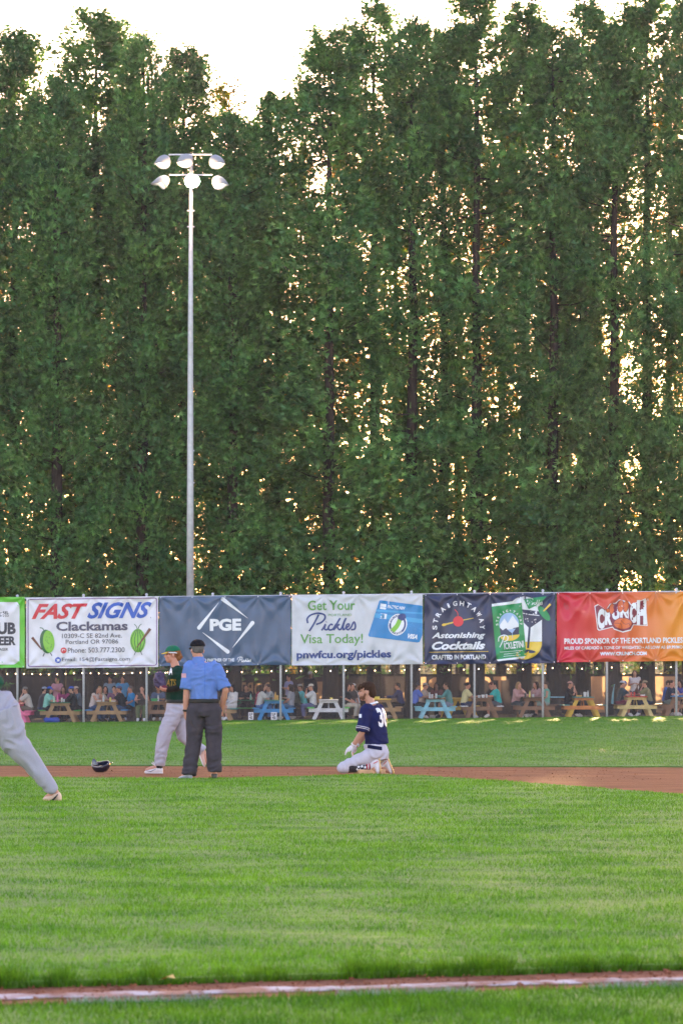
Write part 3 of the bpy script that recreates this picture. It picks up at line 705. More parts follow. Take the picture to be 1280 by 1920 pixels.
# D card banner
bn = Banner(547, 792, 1115.5, 1246.5, 'pale grey banner with green and navy lettering and a tilted blue bank card', K_pale, 0.012, 4)
bn.text(K_green, 'Get Your', 577, 1125, 665.5, 1143.6, bold=0.015); bn.text(K_green, 'PORTLAND', 615.5, 1150.5, 659, 1155)
script_pickles(bn, K_dnavy, 575, 1149, 667, 1183, 3.2)
bn.text(K_green, 'Visa Today!', 563, 1188, 680, 1211, bold=0.01); bn.text(K_dnavy, 'pnwfcu.org/pickles', 556, 1219, 733, 1238, bold=0.035)
card = [(711, 1126.5), (714, 1126), (791.5, 1137), (791.5, 1192), (786, 1205), (782, 1206), (692, 1194), (690, 1191)]
bn.poly(K_card, card, 1); bn.poly(K_cyan, [(703, 1150), (791.5, 1162), (791.5, 1170), (700.5, 1158)], 2); bn.poly(K_cyan, [(705, 1143), (791.5, 1150), (791.5, 1153), (704.5, 1147)], 2)
for i in range(30): bn.oval(K_cyan, (762+rnd.random()*29, 1165+rnd.random()*20), (0.8, 0.6), lvl=2, n=5)
bn.poly(K_print_w, [(713, 1132), (724, 1133.5), (723, 1143.5), (712, 1142)], 2); bn.poly(K_print_w, [(713, 1150.5), (725, 1152), (723.5, 1161.5), (711.5, 1160)], 2)
bn.stroke(K_card, [(713, 1138), (723.5, 1139.5)], 0.8, 3, sm=False); bn.stroke(K_grey, [(717.5, 1151), (716.5, 1161)], 0.6, 3, sm=False)
bn.text(K_print_w, 'PACIFIC NW', 726, 1136.5, 759, 1143, shear=0.1, bold=0.03, lvl=2, rot=7); bn.text(K_print_w, 'VISA', 764, 1190, 782, 1199, shear=0.35, bold=0.05, lvl=2, rot=7)
bn.oval(K_print_w, (745, 1172), (17.5, 20.5), 15, lvl=3); bn.oval(K_dnavy, (745, 1172), (15.6, 18.6), 15, lvl=4); bn.oval(K_print_w, (745, 1172), (12.2, 15.0), 15, lvl=5)
arc_text(bn, K_print_w, 'PORTLAND', 745, 1172, 14, 3.2, 3.2, 165, 60, 5, 16.8); arc_text(bn, K_print_w, 'PICKLES', 745, 1172, 14, 3.2, 3.2, -150, -60, 5, 16.8)
bn.stroke(K_leafg, [(735, 1184), (744, 1174), (750, 1161)], (9, 8), 6); bn.oval(K_dnavy, (753, 1158), (8, 6.5), -20, lvl=6)
bn.finish()
# E cocktail banner
bn = Banner(795, 1040.5, 1112.5, 1244.5, 'navy banner with white arched lettering, a cherry and a green drinks can', K_navy, 0.026, 5)
arc_text(bn, K_print_w, 'STRAiGHTAWAY', 859, 1175, 44.5, 9, 8, 181, -1)
bn.stroke(K_gold, [(830, 1171), (858, 1164), (887, 1158.6)], (3.2, 1.0), 1, sm=False); bn.oval(K_gold, (832, 1170.5), (4.5, 2.4), -10); bn.oval(K_cherry, (858.4, 1164.5), (9.7, 9.7), lvl=2); bn.stroke(K_cherry, [(858, 1156), (857, 1148), (852, 1142)], 1.2, 2)
bn.text(K_print_w, 'Astonishing', 809, 1185, 909, 1199, shear=0.3, bold=0.03); bn.text(K_print_w, 'Cocktails', 809, 1202, 909, 1217.5, shear=0.3, bold=0.04)
bn.stroke(K_gold, [(804, 1221.8), (915, 1221.4)], 1.0, 1, sm=False); bn.text(K_print_w, 'CRAFTED IN PORTLAND', 809, 1227, 910, 1236, bold=0.04)
bn.oval(K_print_w, (982, 1152), (33, 33), lvl=1); bn.poly(K_print_w, [(949, 1152), (1015, 1152), (1015, 1204), (949, 1204)], 1); bn.poly(K_gold, [(949, 1204.2), (1015, 1204.2), (1015, 1206), (949, 1206)], 1); bn.oval(K_gold, (982, 1206), (33, 31), lvl=1, a0=0, a1=180)
bn.poly(K_navy, [(978, 1143), (1015, 1148), (1015, 1163), (993, 1178), (990.5, 1178), (981, 1168)], 2); bn.poly(K_navy, [(990, 1176), (994, 1176), (991, 1216), (987, 1216)], 2); bn.oval(K_navy, (990, 1222), (13, 3.2), 6, lvl=2)
bn.stroke(K_print_w, [(978, 1150), (992, 1153), (1010, 1155)], 1.6, 3)
for i in range(9): bn.oval(K_print_w, (984+rnd.random()*20, 1159+rnd.random()*9), (0.9, 0.9), lvl=3, n=7)
bn.poly(K_cgreen, [(921, 1137.5), (977, 1131), (986, 1230.5), (930, 1237)], 4); bn.poly(K_print_w, [(921, 1132.5), (976, 1126), (977, 1131), (921, 1137.5)], 4); bn.poly(K_print_w, [(930, 1237), (986, 1230.5), (984, 1235), (933, 1240)], 4)
bn.oval(K_sky, (953.5, 1170), (18.5, 21), -6, lvl=5); bn.poly(K_print_w, [(936, 1172), (945, 1160), (951, 1169), (960, 1154), (971, 1170), (972, 1180), (938, 1184)], 6); bn.poly(K_navy, [(936, 1177), (942, 1182), (948, 1178), (955, 1185), (962, 1178), (972, 1176), (972, 1190), (938, 1192)], 7)
bn.oval(K_gold, (955, 1192), (18, 10), -6, lvl=7, a0=0, a1=180); bn.poly(K_sky, [(951, 1181), (966, 1179), (959.5, 1188)], 8); bn.stroke(K_sky, [(959.5, 1188), (960, 1197)], 1, 8, sm=False)
arc_text(bn, K_print_w, 'STRAiGHTAWAY', 953.5, 1168, 22.5, 4.5, 3.8, 188, -6, 5)
bn.stroke(K_print_w, [(936, 1214), (941, 1203), (945, 1192)], 1.6, 9); bn.stroke(K_print_w, [(934, 1203), (935, 1195), (944, 1191), (951, 1194), (950, 1201), (943, 1204)], 1.6, 9)
bn.text(K_print_w, 'ICKLETINI', 944, 1203.5, 981, 1216.5, bold=0.03, lvl=9, rot=-6)
for yy, a, b_ in ((1222, 936, 979), (1226, 944, 972), (1230, 943, 975)): bn.stroke(K_print_w, [(a, yy+1), (b_, yy-1.8)], 0.8, 9, sm=False)
bn.poly(K_cgreen, [(981, 1124), (1024, 1119), (1012, 1133), (990, 1143)], 5); script_pickles(bn, K_print_w, 987, 1122.5, 1016, 1136, 1.0, 6)
bn.oval(K_cgreen, (1019, 1151), (17, 6.5), 52, lvl=5); bn.stroke(K_gold, [(1018, 1147), (1031, 1134)], (2, 4), 6, sm=False)
bn.finish()
# F gym banner, printed with a red to orange fade
kf = vinyl('vinyl_red_orange', (0.6, 0.1, 0.05)); tt = kf.node_tree; bb = tt.nodes['Principled BSDF']
for l in list(tt.links):
    if l.to_socket == bb.inputs['Base Color']: tt.links.remove(l)
tc = tt.nodes.new('ShaderNodeTexCoord'); sx = tt.nodes.new('ShaderNodeSeparateXYZ'); mr = tt.nodes.new('ShaderNodeMapRange'); mr.inputs[1].default_value = -2.45; mr.inputs[2].default_value = 2.1
ra = tt.nodes.new('ShaderNodeValToRGB'); e = ra.color_ramp.elements; e[0].color = (0.56, 0.02, 0.045, 1); e[1].color = (0.72, 0.26, 0.03, 1); e[0].position = 0.1
e_ = ra.color_ramp.elements.new(0.5); e_.color = (0.62, 0.10, 0.05, 1)
tt.links.new(tc.outputs['Object'], sx.inputs[0]); tt.links.new(sx.outputs[0], mr.inputs[0]); tt.links.new(mr.outputs[0], ra.inputs[0]); tt.links.new(ra.outputs[0], bb.inputs['Base Color'])
bn = Banner(1043, 1290, 1110.0, 1240.5, 'red to orange gym banner with a fist squeezing white lettering', kf, 0.034, 6)
def cz(L): return [(1020+a/4.923, 1090+b/4.923) for a, b in L]
out = cz([(460,225),(490,208),(565,262),(605,205),(660,195),(690,165),(780,190),(795,215),(930,160),(950,415),(820,405),(795,455),(720,474),(640,445),(625,425),(500,455),(485,440)])
bn.poly(K_print_w, out, 1, 'logo')
cxm = sum(p[0] for p in out)/len(out); cym = sum(p[1] for p in out)/len(out)
bn.poly(K_maroon, [(cxm+(p[0]-cxm)*0.965, cym+(p[1]-cym)*0.93) for p in out], 2, 'logo')
for ch, a, b_, c, d, sk in (('C', 487, 250, 552, 438, 0), ('R', 556, 268, 622, 402, 0), ('U', 622, 232, 690, 355, 0), ('N', 694, 222, 774, 350, 0), ('C', 784, 198, 846, 388, 0), ('H', 850, 175, 938, 402, 0)):
    p0 = cz([(a, b_), (c, d)]); bn.text(K_print_w, ch, p0[0][0], p0[0][1], p0[1][0], p0[1][1], bold=0.07, lvl=3)
for a, b_, rx, ry in ((583, 268, 14, 16), (622, 252, 22, 48), (700, 228, 24, 54), (748, 232, 24, 50)):
    p0 = cz([(a, b_)])[0]; bn.oval(K_maroon, p0, ((rx+4)/4.923, (ry+4)/4.923), 8, lvl=4); bn.oval(K_orange, p0, (rx/4.923, ry/4.923), 8, lvl=5)
p0 = cz([(722, 395)])[0]; bn.oval(K_maroon, p0, (18.5, 12.5), lvl=4); bn.oval(K_orange, (p0[0]-0.5, p0[1]-1), (16.5, 10.0), lvl=5); bn.stroke(K_maroon, cz([(640, 385), (700, 395), (712, 440)]), 0.9, 6); bn.stroke(K_maroon, cz([(700, 360), (740, 395), (790, 385)]), 0.9, 6)
bn.text(K_print_w, 'PROUD SPONSOR OF THE PORTLAND PICKLES', 1057, 1196, 1278.5, 1206.6, bold=0.03)
bn.text(K_print_w, 'MILES OF CARDIO\u00ae & TONS OF WEIGHTS\u00ae \u2022 AS LOW AS $9.99/MO', 1057, 1211, 1278.5, 1218, bold=0.03)
bn.text(K_print_w, 'WWW.CRUNCH.COM', 1123.6, 1222, 1211.3, 1229, bold=0.06); bn.text(K_print_w, '\u00ae', 1211.5, 1123, 1215, 1127)
bn.finish()

# ------------------------------------------------------------------ light pole
LY = 116.5
lp = empty('floodlight_pole', (X(356.5, LY), LY, 0), 'tall galvanised pole carrying six floodlights in two rows', 'light pole')
s_ = F/LY
def L(px, py, y=0.0): return Vector((X(px, LY)-X(356.5, LY), y, Z(py, LY)))
b = MB(); b.tube([L(356.5, 1360), L(357, 900), L(357.5, 600), L(358.5, 292)], [0.155, 0.125, 0.10, 0.06], n=16)
pm_ = b.mesh(); pm_.shade_smooth(); link('pole', pm_, M_pole, lp)
for zy in (395, 425, 845, 905): link('climbing_bracket', MB().box(L(358, zy), (0.28, 0.05, 0.05)).mesh(), M_galv, lp)
link('crossbar', MB().box(L(357, 290), (1.65, 0.07, 0.05)).mesh(), M_galv, lp); link('crossbar', MB().box(L(358, 328), (1.65, 0.07, 0.05)).mesh(), M_galv, lp)
def floodlight(px, py, tx, ty, hot=False):
    """bowl shaped head; tx turns it sideways, ty tips it down"""
    root = link('floodlight', None, None, lp) if False else bpy.data.objects.new('floodlight', MB().mesh()); 
    R = Matrix.Rotation(tx, 3, 'Z') @ Matrix.Rotation(ty, 3, 'X')      # mouth looks along -Y before tilting
    b = MB(); rings = []; n_ = 20; r = 0.30; me_rings = [(0.30, 0.09), (0.24, 0.19), (0.10, 0.27), (-0.02, 0.30), (-0.12, 0.30)]
    V = []
    for yy, rr in me_rings:
        for k in range(n_):
            a = 2*math.pi*k/n_; ext = 0
            if yy < -0.1: ext = -0.26*max(0, math.sin(a))          # visor on the upper half
            V.append(R @ Vector((rr*math.cos(a), yy+ext, rr*0.86*math.sin(a))))
    Fc = [(i*n_+k, i*n_+(k+1) % n_, (i+1)*n_+(k+1) % n_, (i+1)*n_+k) for i in range(4) for k in range(n_)]
    Fc.append(tuple(range(n_)))
    c = L(px, py, -0.15)
    me = mesh([v+c for v in V], Fc)
    o = link('lamp_housing', me, M_fixt, lp, smooth=True); sm_ = o.modifiers.new('t', 'SOLIDIFY'); sm_.thickness = 0.01
    V = [R @ Vector((0.275*math.cos(2*math.pi*k/n_), -0.04, 0.235*math.sin(2*math.pi*k/n_)))+c for k in range(n_)]+[R @ Vector((0, -0.06, 0))+c]
    link('lens', mesh(V, [(k, (k+1) % n_, n_) for k in range(n_)]), M_lamp_hot if hot else M_lamp, o)
    link('yoke', MB().bar(c+Vector((0, .25, .25)), c+(R @ Vector((0, 0.25, 0))), 0.08, 0.05).mesh(), M_galv, o)
for px, py, a, t, h in ((307, 305, -0.55, 0.84, 0), (348, 303, -0.35, 0.84, 0), (406, 305, 0.50, 0.84, 0), (305, 343, -1.3, 0.75, 0), (361, 341, 0.0, 0.15, 1), (411, 344, 0.8, 0.84, 0)):
    floodlight(px, py, a, t, bool(h))

hl_ = bpy.data.lights.new('floodlight_lamp', 'POINT'); hl_.energy = 70; hl_.color = (1.0, 0.62, 0.34); hl_.shadow_soft_size = 0.12
hlo = bpy.data.objects.new('floodlight_lamp', hl_); COL.objects.link(hlo); hlo.parent = lp; hlo.location = L(361, 341, -0.75)
# ------------------------------------------------------------------ picnic area: screen, string lights
SY = 128.0
M_screen = mat('windscreen_fabric', (0.046, 0.044, 0.052), 0.9, 0.15, 2, 0.3, 8, trans=0.3)
M_scr_l = mat('windscreen_letter_and_sunlit', (0.30, 0.22, 0.15), 0.9, 0.1, 3, trans=0.6)  # for letters, and for plain fabric coloured as if sunlit from behind
M_post = mat('screen_post', (0.10, 0.10, 0.11), 0.6)
sc = empty('windscreen_fence', (0, SY, 0), 'dark fabric windscreen with faded block letters behind the picnic tables', 'fence')
def scr_panel(p0, p1, top, txt=None, tb=None, m=None):
    x0, x1 = X(p0, SY), X(p1, SY); V = []; Fc = []; nx = 14; gm = gz((x0+x1)/2, SY); zt = Z(top, SY)
    if txt is None:
        for i in range(nx+1):
            x = x0+(x1-x0)*i/nx; g0 = gz(x, SY)
            for z in (g0+0.05, g0+0.6, g0+1.2, zt-0.04*math.sin(math.pi*i/nx)): V.append((x, 0.03*math.sin(i*1.3+z), z))
        for i in range(nx):
            for j in range(3): k = i*4+j; Fc.append((k, k+4, k+5, k+1))
        link('fabric_panel', mesh(V, Fc), m or M_screen, sc, smooth=True)
    else:
        # dark fabric with the letters let into it edge to edge, read from behind
        V, Fc = text_geo(txt, 0, 0.02); xs = [v[0] for v in V]; ys = [v[1] for v in V]; a, b_, c, d = min(xs), max(xs), min(ys), max(ys)
        X0, X1, Z0, Z1 = X(tb[0], SY), X(tb[2], SY), Z(tb[3], SY), Z(tb[1], SY)
        P = [(X1-(v[0]-a)/(b_-a)*(X1-X0), Z0+(v[1]-c)/(d-c)*(Z1-Z0)) for v in V]
        link('faded_lettering', mesh([(p[0], 0, p[1]) for p in P], Fc), M_scr_l, sc)
        ed = {}
        for f in Fc:
            for i in range(len(f)): e = (f[i], f[(i+1) % len(f)]); ed[e] = 1
        nxt = {e[0]: e[1] for e in ed if (e[1], e[0]) not in ed}; cu = bpy.data.curves.new('panel', 'CURVE'); cu.dimensions = '2D'; cu.fill_mode = 'BOTH'
        loops = [[(x0, gm+0.05), (x1, gm+0.05), (x1, zt), (x0, zt)]]
        while nxt:
            st = next(iter(nxt)); lp_ = []; k = st
            while k in nxt: lp_.append(P[k]); k = nxt.pop(k)
            loops.append(lp_)
        for lp_ in loops:
            sp_ = cu.splines.new('POLY'); sp_.points.add(len(lp_)-1); sp_.use_cyclic_u = True
            for i, q in enumerate(lp_): sp_.points[i].co = (q[0], q[1], 0, 1)
        o = bpy.data.objects.new('work', cu); COL.objects.link(o); dg = bpy.context.evaluated_depsgraph_get(); me = bpy.data.meshes.new_from_object(o.evaluated_get(dg)); bpy.data.objects.remove(o)
        for v in me.vertices: v.co = (v.co.x, 0, v.co.y)
        me.materials.clear(); link('fabric_panel', me, M_screen, sc)
    link('screen_post', MB().tube([(x0, 0.06, 0), (x0, 0.06, zt+0.03)], 0.03, n=6).mesh(), M_post, sc)
edges = [-60, 60, 180, 300, 430, 550, 640, 740, 860, 960, 1060, 1105, 1152, 1165, 1270, 1360]
txts = {430: ('PORT', (446, 1279, 508, 1306)), 740: ('PR', (744, 1269, 846, 1309)), 550: ('P', (560, 1278, 606, 1318)), 860: ('TOP', (872, 1268, 948, 1308))}
txts2 = {740: ('RO', (803, 1274, 848, 1308))}
for i in range(len(edges)-1):
    e0 = edges[i]; t = txts.get(e0); scr_panel(e0, edges[i+1], 1264, *(t if t else (None, None)), m=M_scr_l if e0 in (1105, 1165) else None)  # plain tan panels have the sunlight painted into their colour
link('top_band', MB().box(((X(-60, SY)+X(1360, SY))/2, -0.02, Z(1266, SY)), (X(1360, SY)-X(-60, SY), 0.02, 0.10)).mesh(), M_black, sc)
# shed with pale gable behind the screen
sh = empty('shed', (X(236, 134), 134, 0), 'small grey shed with a pale gable behind the left picnic tables', 'shed')
link('wall', MB().box((0, 0, 1.0), (3.4, 2, 2.0)).mesh(), mat('shed_wall', (0.22, 0.23, 0.26), 0.8, 0.1), sh)
link('roof', MB().add([(-1.9,-1.2,2.0),(1.9,-1.2,2.0),(0.6,-1.2,2.7),(-1.9,1.2,2.0),(1.9,1.2,2.0),(0.6,1.2,2.7)], [(0,1,2),(3,5,4),(0,3,4,1),(1,4,5,2),(2,5,3,0)]).mesh(), mat('shed_roof', (0.38, 0.34, 0.30), 0.8, 0.1), sh)
link('door', MB().box((-0.6, -1.02, 0.95), (0.8, 0.04, 1.8)).mesh(), mat('shed_door', (0.5, 0.48, 0.46), 0.7), sh)
# string lights
def string_lights(name, pxs, Yd, row, label):
    o = empty(name, (0, Yd, 0), label, 'string lights', 'strings of bulbs over the picnic tables')
    pts = [Vector((X(px, Yd), 0, Z(row, Yd)+0.0103*X(px, Yd)+0.02*math.sin(px*0.05))) for px in pxs]
    link('cord', MB().tube([p+Vector((0, 0, 0.06)) for p in pts], 0.008, n=4).mesh(), M_black, o)
    bm_ = MB().ell((0, 0, 0), (0.016, 0.016, 0.022), n=8).mesh(); bm_.shade_smooth()
    ca = MB().tube([(0, 0, 0.03), (0, 0, 0.065)], 0.014, n=6).mesh()
    for p in pts:
        b = link('bulb', bm_, M_bulb, o); b.location = p
        link('socket', ca, M_black, b)
string_lights('string_lights', list(np.arange(-17, 320, 15.6)), 117.3, 1258.0, 'closely spaced string of glowing bulbs over the left picnic tables')
string_lights('string_lights', list(np.arange(315, 1330, 27.7)), 117.5, 1257.5, 'widely spaced string of glowing bulbs over the middle and right picnic tables')

# picnic tables
def wood(name, col): return mat(name, col, 0.7, 0.18, 6, 0.2, 30, stretch=(1, 4, 1))
WD = dict(tan=wood('wood_tan', (0.34, 0.22, 0.11)), brown=wood('wood_brown', (0.22, 0.12, 0.07)), dark=wood('wood_dark', (0.13, 0.08, 0.05)), white=wood('paint_white', (0.62, 0.63, 0.68)), pink=wood('paint_pink', (0.75, 0.16, 0.34)),
    green=wood('paint_green', (0.05, 0.30, 0.06)), dgreen=wood('paint_dark_green', (0.02, 0.14, 0.07)), blue=wood('paint_blue', (0.04, 0.24, 0.55)), lblue=wood('paint_light_blue', (0.22, 0.52, 0.66)), yellow=wood('paint_yellow', (0.62, 0.40, 0.05)),
    orange=wood('paint_orange', (0.60, 0.22, 0.06)), teal=wood('paint_teal', (0.06, 0.26, 0.24)), lime=wood('paint_lime', (0.12, 0.62, 0.12)), red=wood('paint_red', (0.55, 0.08, 0.04)), lyellow=wood('paint_pale_yellow', (0.60, 0.47, 0.20)))
plank_top = MB().box((0, 0, 0), (0.142, 1.83, 0.038)).mesh(); plank_seat = MB().box((0, 0, 0), (0.125, 1.83, 0.038)).mesh()
beam_seat = MB().box((0, 0, 0), (1.50, 0.038, 0.14)).mesh(); beam_top = MB().box((0, 0, 0), (0.70, 0.038, 0.09)).mesh()
leg_me = {s: MB().bar((s*0.56, 0, 0.0), (s*0.24, 0, 0.70), 0.14, 0.038).mesh() for s in (-1, 1)}
brace = MB().bar((0, -0.72, 0.38), (0, -0.2, 0.68), 0.09, 0.038, up=(1, 0, 0)).mesh()
def om(o, m): 
    if not len(o.data.materials): o.data.materials.append(None)
    o.material_slots[0].link = 'OBJECT'; o.material_slots[0].material = m; return o
def table(px, Yd, frame_, top, seat, label, leg=None, beam=None, rz=0):
    x = X(px, Yd); t = empty('picnic_table', (x, Yd, gz(x, Yd)+0.01), label, 'picnic table', 'picnic tables behind the outfield fence', rz)
    for i in range(5): o = om(link('top_plank', plank_top, None, t), WD[top]); o.location = ((i-2)*0.150, 0, 0.745)
    for sx_ in (-1, 1):
        for i in range(2): o = om(link('seat_plank', plank_seat, None, t), WD[seat]); o.location = (sx_*(0.61+i*0.133), 0, 0.445)
        for yy in (-0.72, 0.72):
            o = om(link('leg', leg_me[sx_], None, t), WD[leg or frame_]); o.location = (0, yy, 0)
    for yy in (-0.72, 0.72):
        o = om(link('seat_beam', beam_seat, None, t), WD[beam or frame_]); o.location = (0, yy*1.055, 0.352)
        o = om(link('top_beam', beam_top, None, t), WD[frame_]); o.location = (0, yy*1.055, 0.675)
    om(link('brace', brace, None, t), WD[frame_]); o = om(link('brace', brace, None, t), WD[frame_]); o.rotation_euler = (0, 0, math.pi)
    return t
TY = 116.2
tables = [(24, 'pink', 'pink', 'pink', 'pink picnic table half hidden behind the running player', None, None), (116, 'tan', 'dgreen', 'green', 'wooden picnic table with green benches under the left banner', None, None),
 (203, 'tan', 'tan', 'blue', 'wooden picnic table with blue bench tops left of the fielder', None, None), (298, 'brown', 'brown', 'dark', 'brown picnic table with green cloth items right behind the fielder', None, None),
 (406, 'tan', 'tan', 'teal', 'wooden picnic table partly hidden by the umpire', None, None), (514, 'blue', 'teal', 'blue', 'blue picnic table with white number cards on its bench', None, None),
 (616, 'white', 'white', 'lime', 'white picnic table with bright green bench tops, nobody at the near end', None, None), (714, 'tan', 'yellow', 'tan', 'tan picnic table with yellow top right behind the kneeling player', None, None),
 (815, 'lblue', 'dark', 'lblue', 'light blue picnic table with a dark top and wooden legs', None, 'lblue'), (902, 'brown', 'brown', 'white', 'brown picnic table with white edged benches under the cocktail banner', None, None),
 (1000, 'brown', 'dark', 'dark', 'reddish brown picnic table with a dark top right of the thick trunk', None, None), (1091, 'orange', 'teal', 'teal', 'orange and yellow picnic table with a teal top', 'yellow', 'orange'),
 (1190, 'lyellow', 'red', 'dark', 'pale yellow picnic table with red top under the gym banner', None, None), (1272, 'brown', 'blue', 'dark', 'brown picnic table cut off by the right edge', None, None)]
for px, fr, tp_, se, lb, lg, bmn in tables: table(px, TY, fr, tp_, se, lb, lg, bmn)
table(462, 119.2, 'dgreen', 'dgreen', 'green', 'dark green picnic table behind the blue one', rz=math.pi/2)
table(858, 119.6, 'yellow', 'yellow', 'yellow', 'yellow picnic table half hidden behind the light blue one', rz=0.2)
table(1042, 120.0, 'dark', 'lblue', 'dark', 'dark picnic table with pale top farther back between two others', rz=1.5)
# white number cards
for px, py, wv in ((470.5, 1342.5, 9.5), (513.5, 1342.5, 11)):
    c = empty('number_card', (X(px, 115.2), 115.2, Z(1350, 115.2)), 'white number card hung at the '+('dark green' if px < 500 else 'blue')+' table', 'sign', 'white number cards by the blue table')
    ww = wv/49.6; link('card', MB().box((0, 0, 0.15), (ww, 0.01, 0.29)).mesh(), K_print_w, c)
    for tx, za, zb in (('LF', 0.17, 0.26), ('42', 0.04, 0.14)):
        V, Fc = text_geo(tx, 0, 0.05); xs = [v[0] for v in V]; ys = [v[1] for v in V]
        V = [((v[0]-min(xs))/(max(xs)-min(xs))*ww*0.62-ww*0.31, -0.009, za+(v[1]-min(ys))/(max(ys)-min(ys))*(zb-za)) for v in V]
        link('lettering', mesh(V, Fc), K_dk, c)
# things on the tables
def cup(px, yoff, h, r, m, label, cat='cup', name='cup'):
    x = X(px, TY); z = gz(x, TY)+0.775
    b = MB(); b.tube([(0, 0, 0), (0, 0, h*0.7), (0, 0, h)], [r*0.8, r, r*0.95] if name == 'cup' else [r, r, r*0.45], n=8)
    if name == 'bottle': b.tube([(0, 0, h), (0, 0, h*1.18)], r*0.4, n=8)
    o = link(name, b.mesh(), m); o.location = (x, TY+yoff, z); tag(o, label, cat)
C = {k: mat('item_'+k, v, 0.4, spec=0.5) for k, v in dict(white=(.7,.7,.72), pink=(.7,.12,.32), mint=(.35,.65,.5), blue=(.05,.2,.6), green=(.05,.4,.12), amber=(.6,.35,.08), red=(.55,.04,.04), clear=(.5,.55,.6), yellow=(.7,.6,.1), dark=(.04,.04,.05)).items()}
items = [(105,-.7,.2,.04,'mint','mint green tumbler on the dark green table','bottle'),(112,-.75,.25,.035,'pink','tall pink bottle on the dark green table','bottle'),(119,-.6,.17,.035,'white','white cup right of the pink bottle','cup'),(124,-.8,.12,.035,'clear','clear cup near the man in the black hooded top','cup'),
 (197,-.7,.22,.04,'clear','clear plastic bottle on the table with blue benches','bottle'),(210,-.75,.16,.04,'yellow','yellow cup on the table with blue benches','cup'),(189,-.8,.05,.09,'white','white food tray at the left of the blue benched table','cup'),(216,-.8,.04,.09,'white','white food tray at the right of the blue benched table','cup'),
 (292,-.8,.10,.14,'green','green bag heap on the brown table by the fielder','cup'),(298,-.4,.2,.03,'white','white bottle behind the green heap','bottle'),
 (467,2.2,.2,.035,'mint','mint bottle on the dark green table in back','bottle'),(517,-.7,.26,.04,'amber','amber bottle on the blue table','bottle'),(521,-.75,.18,.04,'amber','amber cup on the blue table','cup'),(509,-.8,.11,.06,'dark','dark bowl on the blue table','cup'),
 (621,-.8,.07,.05,'yellow','small yellow cup alone on the white table','cup'),(706,-.75,.09,.11,'yellow','yellow striped heap on the yellow topped table','cup'),
 (804,-.7,.2,.035,'clear','clear bottle at the left of the light blue table','bottle'),(809,-.5,.15,.04,'white','white cup left of two on the light blue table','cup'),(816,-.8,.18,.04,'clear','clear tumbler on the light blue table near the teal sleeved man','cup'),
 (896,-.7,.1,.05,'clear','clear cup on the white edged table','cup'),(903,-.8,.12,.06,'white','white bowl on the white edged table','cup'),(910,-.6,.14,.04,'clear','tall clear cup on the white edged table','cup'),
 (982,-.7,.16,.04,'dark','dark cup on the reddish brown table','cup'),(990,-.8,.22,.03,'yellow','yellow bottle on the reddish brown table','bottle'),(997,-.6,.12,.04,'clear','clear cup on the reddish brown table','cup'),
 (1082,-.7,.06,.12,'amber','tan food tray on the teal topped table','cup'),(1087,-.5,.16,.03,'dark','dark cup on the teal topped table','cup'),(1098,-.8,.2,.035,'clear','clear and blue bottle on the teal topped table','bottle'),(1094,-.4,.18,.06,'white','white paper bag on the teal topped table','cup'),
 (1180,-.5,.16,.035,'red','left red cup on the red topped table','cup'),(1185,-.7,.16,.035,'red','right red cup on the red topped table','cup'),(1200,-.8,.06,.10,'white','white tray at the right end of the red topped table','cup'),(1263,-.8,.05,.09,'white','white plate on the table at the right edge','cup')]
for px, yo, h, r, c, lb, kd in items: cup(px, yo, h, r, C[c], lb, 'bottle' if kd == 'bottle' else 'cup', kd)
for px, py, cc in ((76+20, 1352, 'blue'), (64+0, 1352, 'blue')):
    pass
o = link('duffel_bag', fuse([limb([(0,0,.1),(0.42,0,.1)], [0.10,0.10])], 0.02, 3, 0.01), mat('bag_blue', (0.02,0.06,0.40), 0.6, 0.1)); o.location = (X(87, 115.3), 115.3, gz(-11, 115)); tag(o, 'blue duffel bag on the ground under the green benches', 'bag')

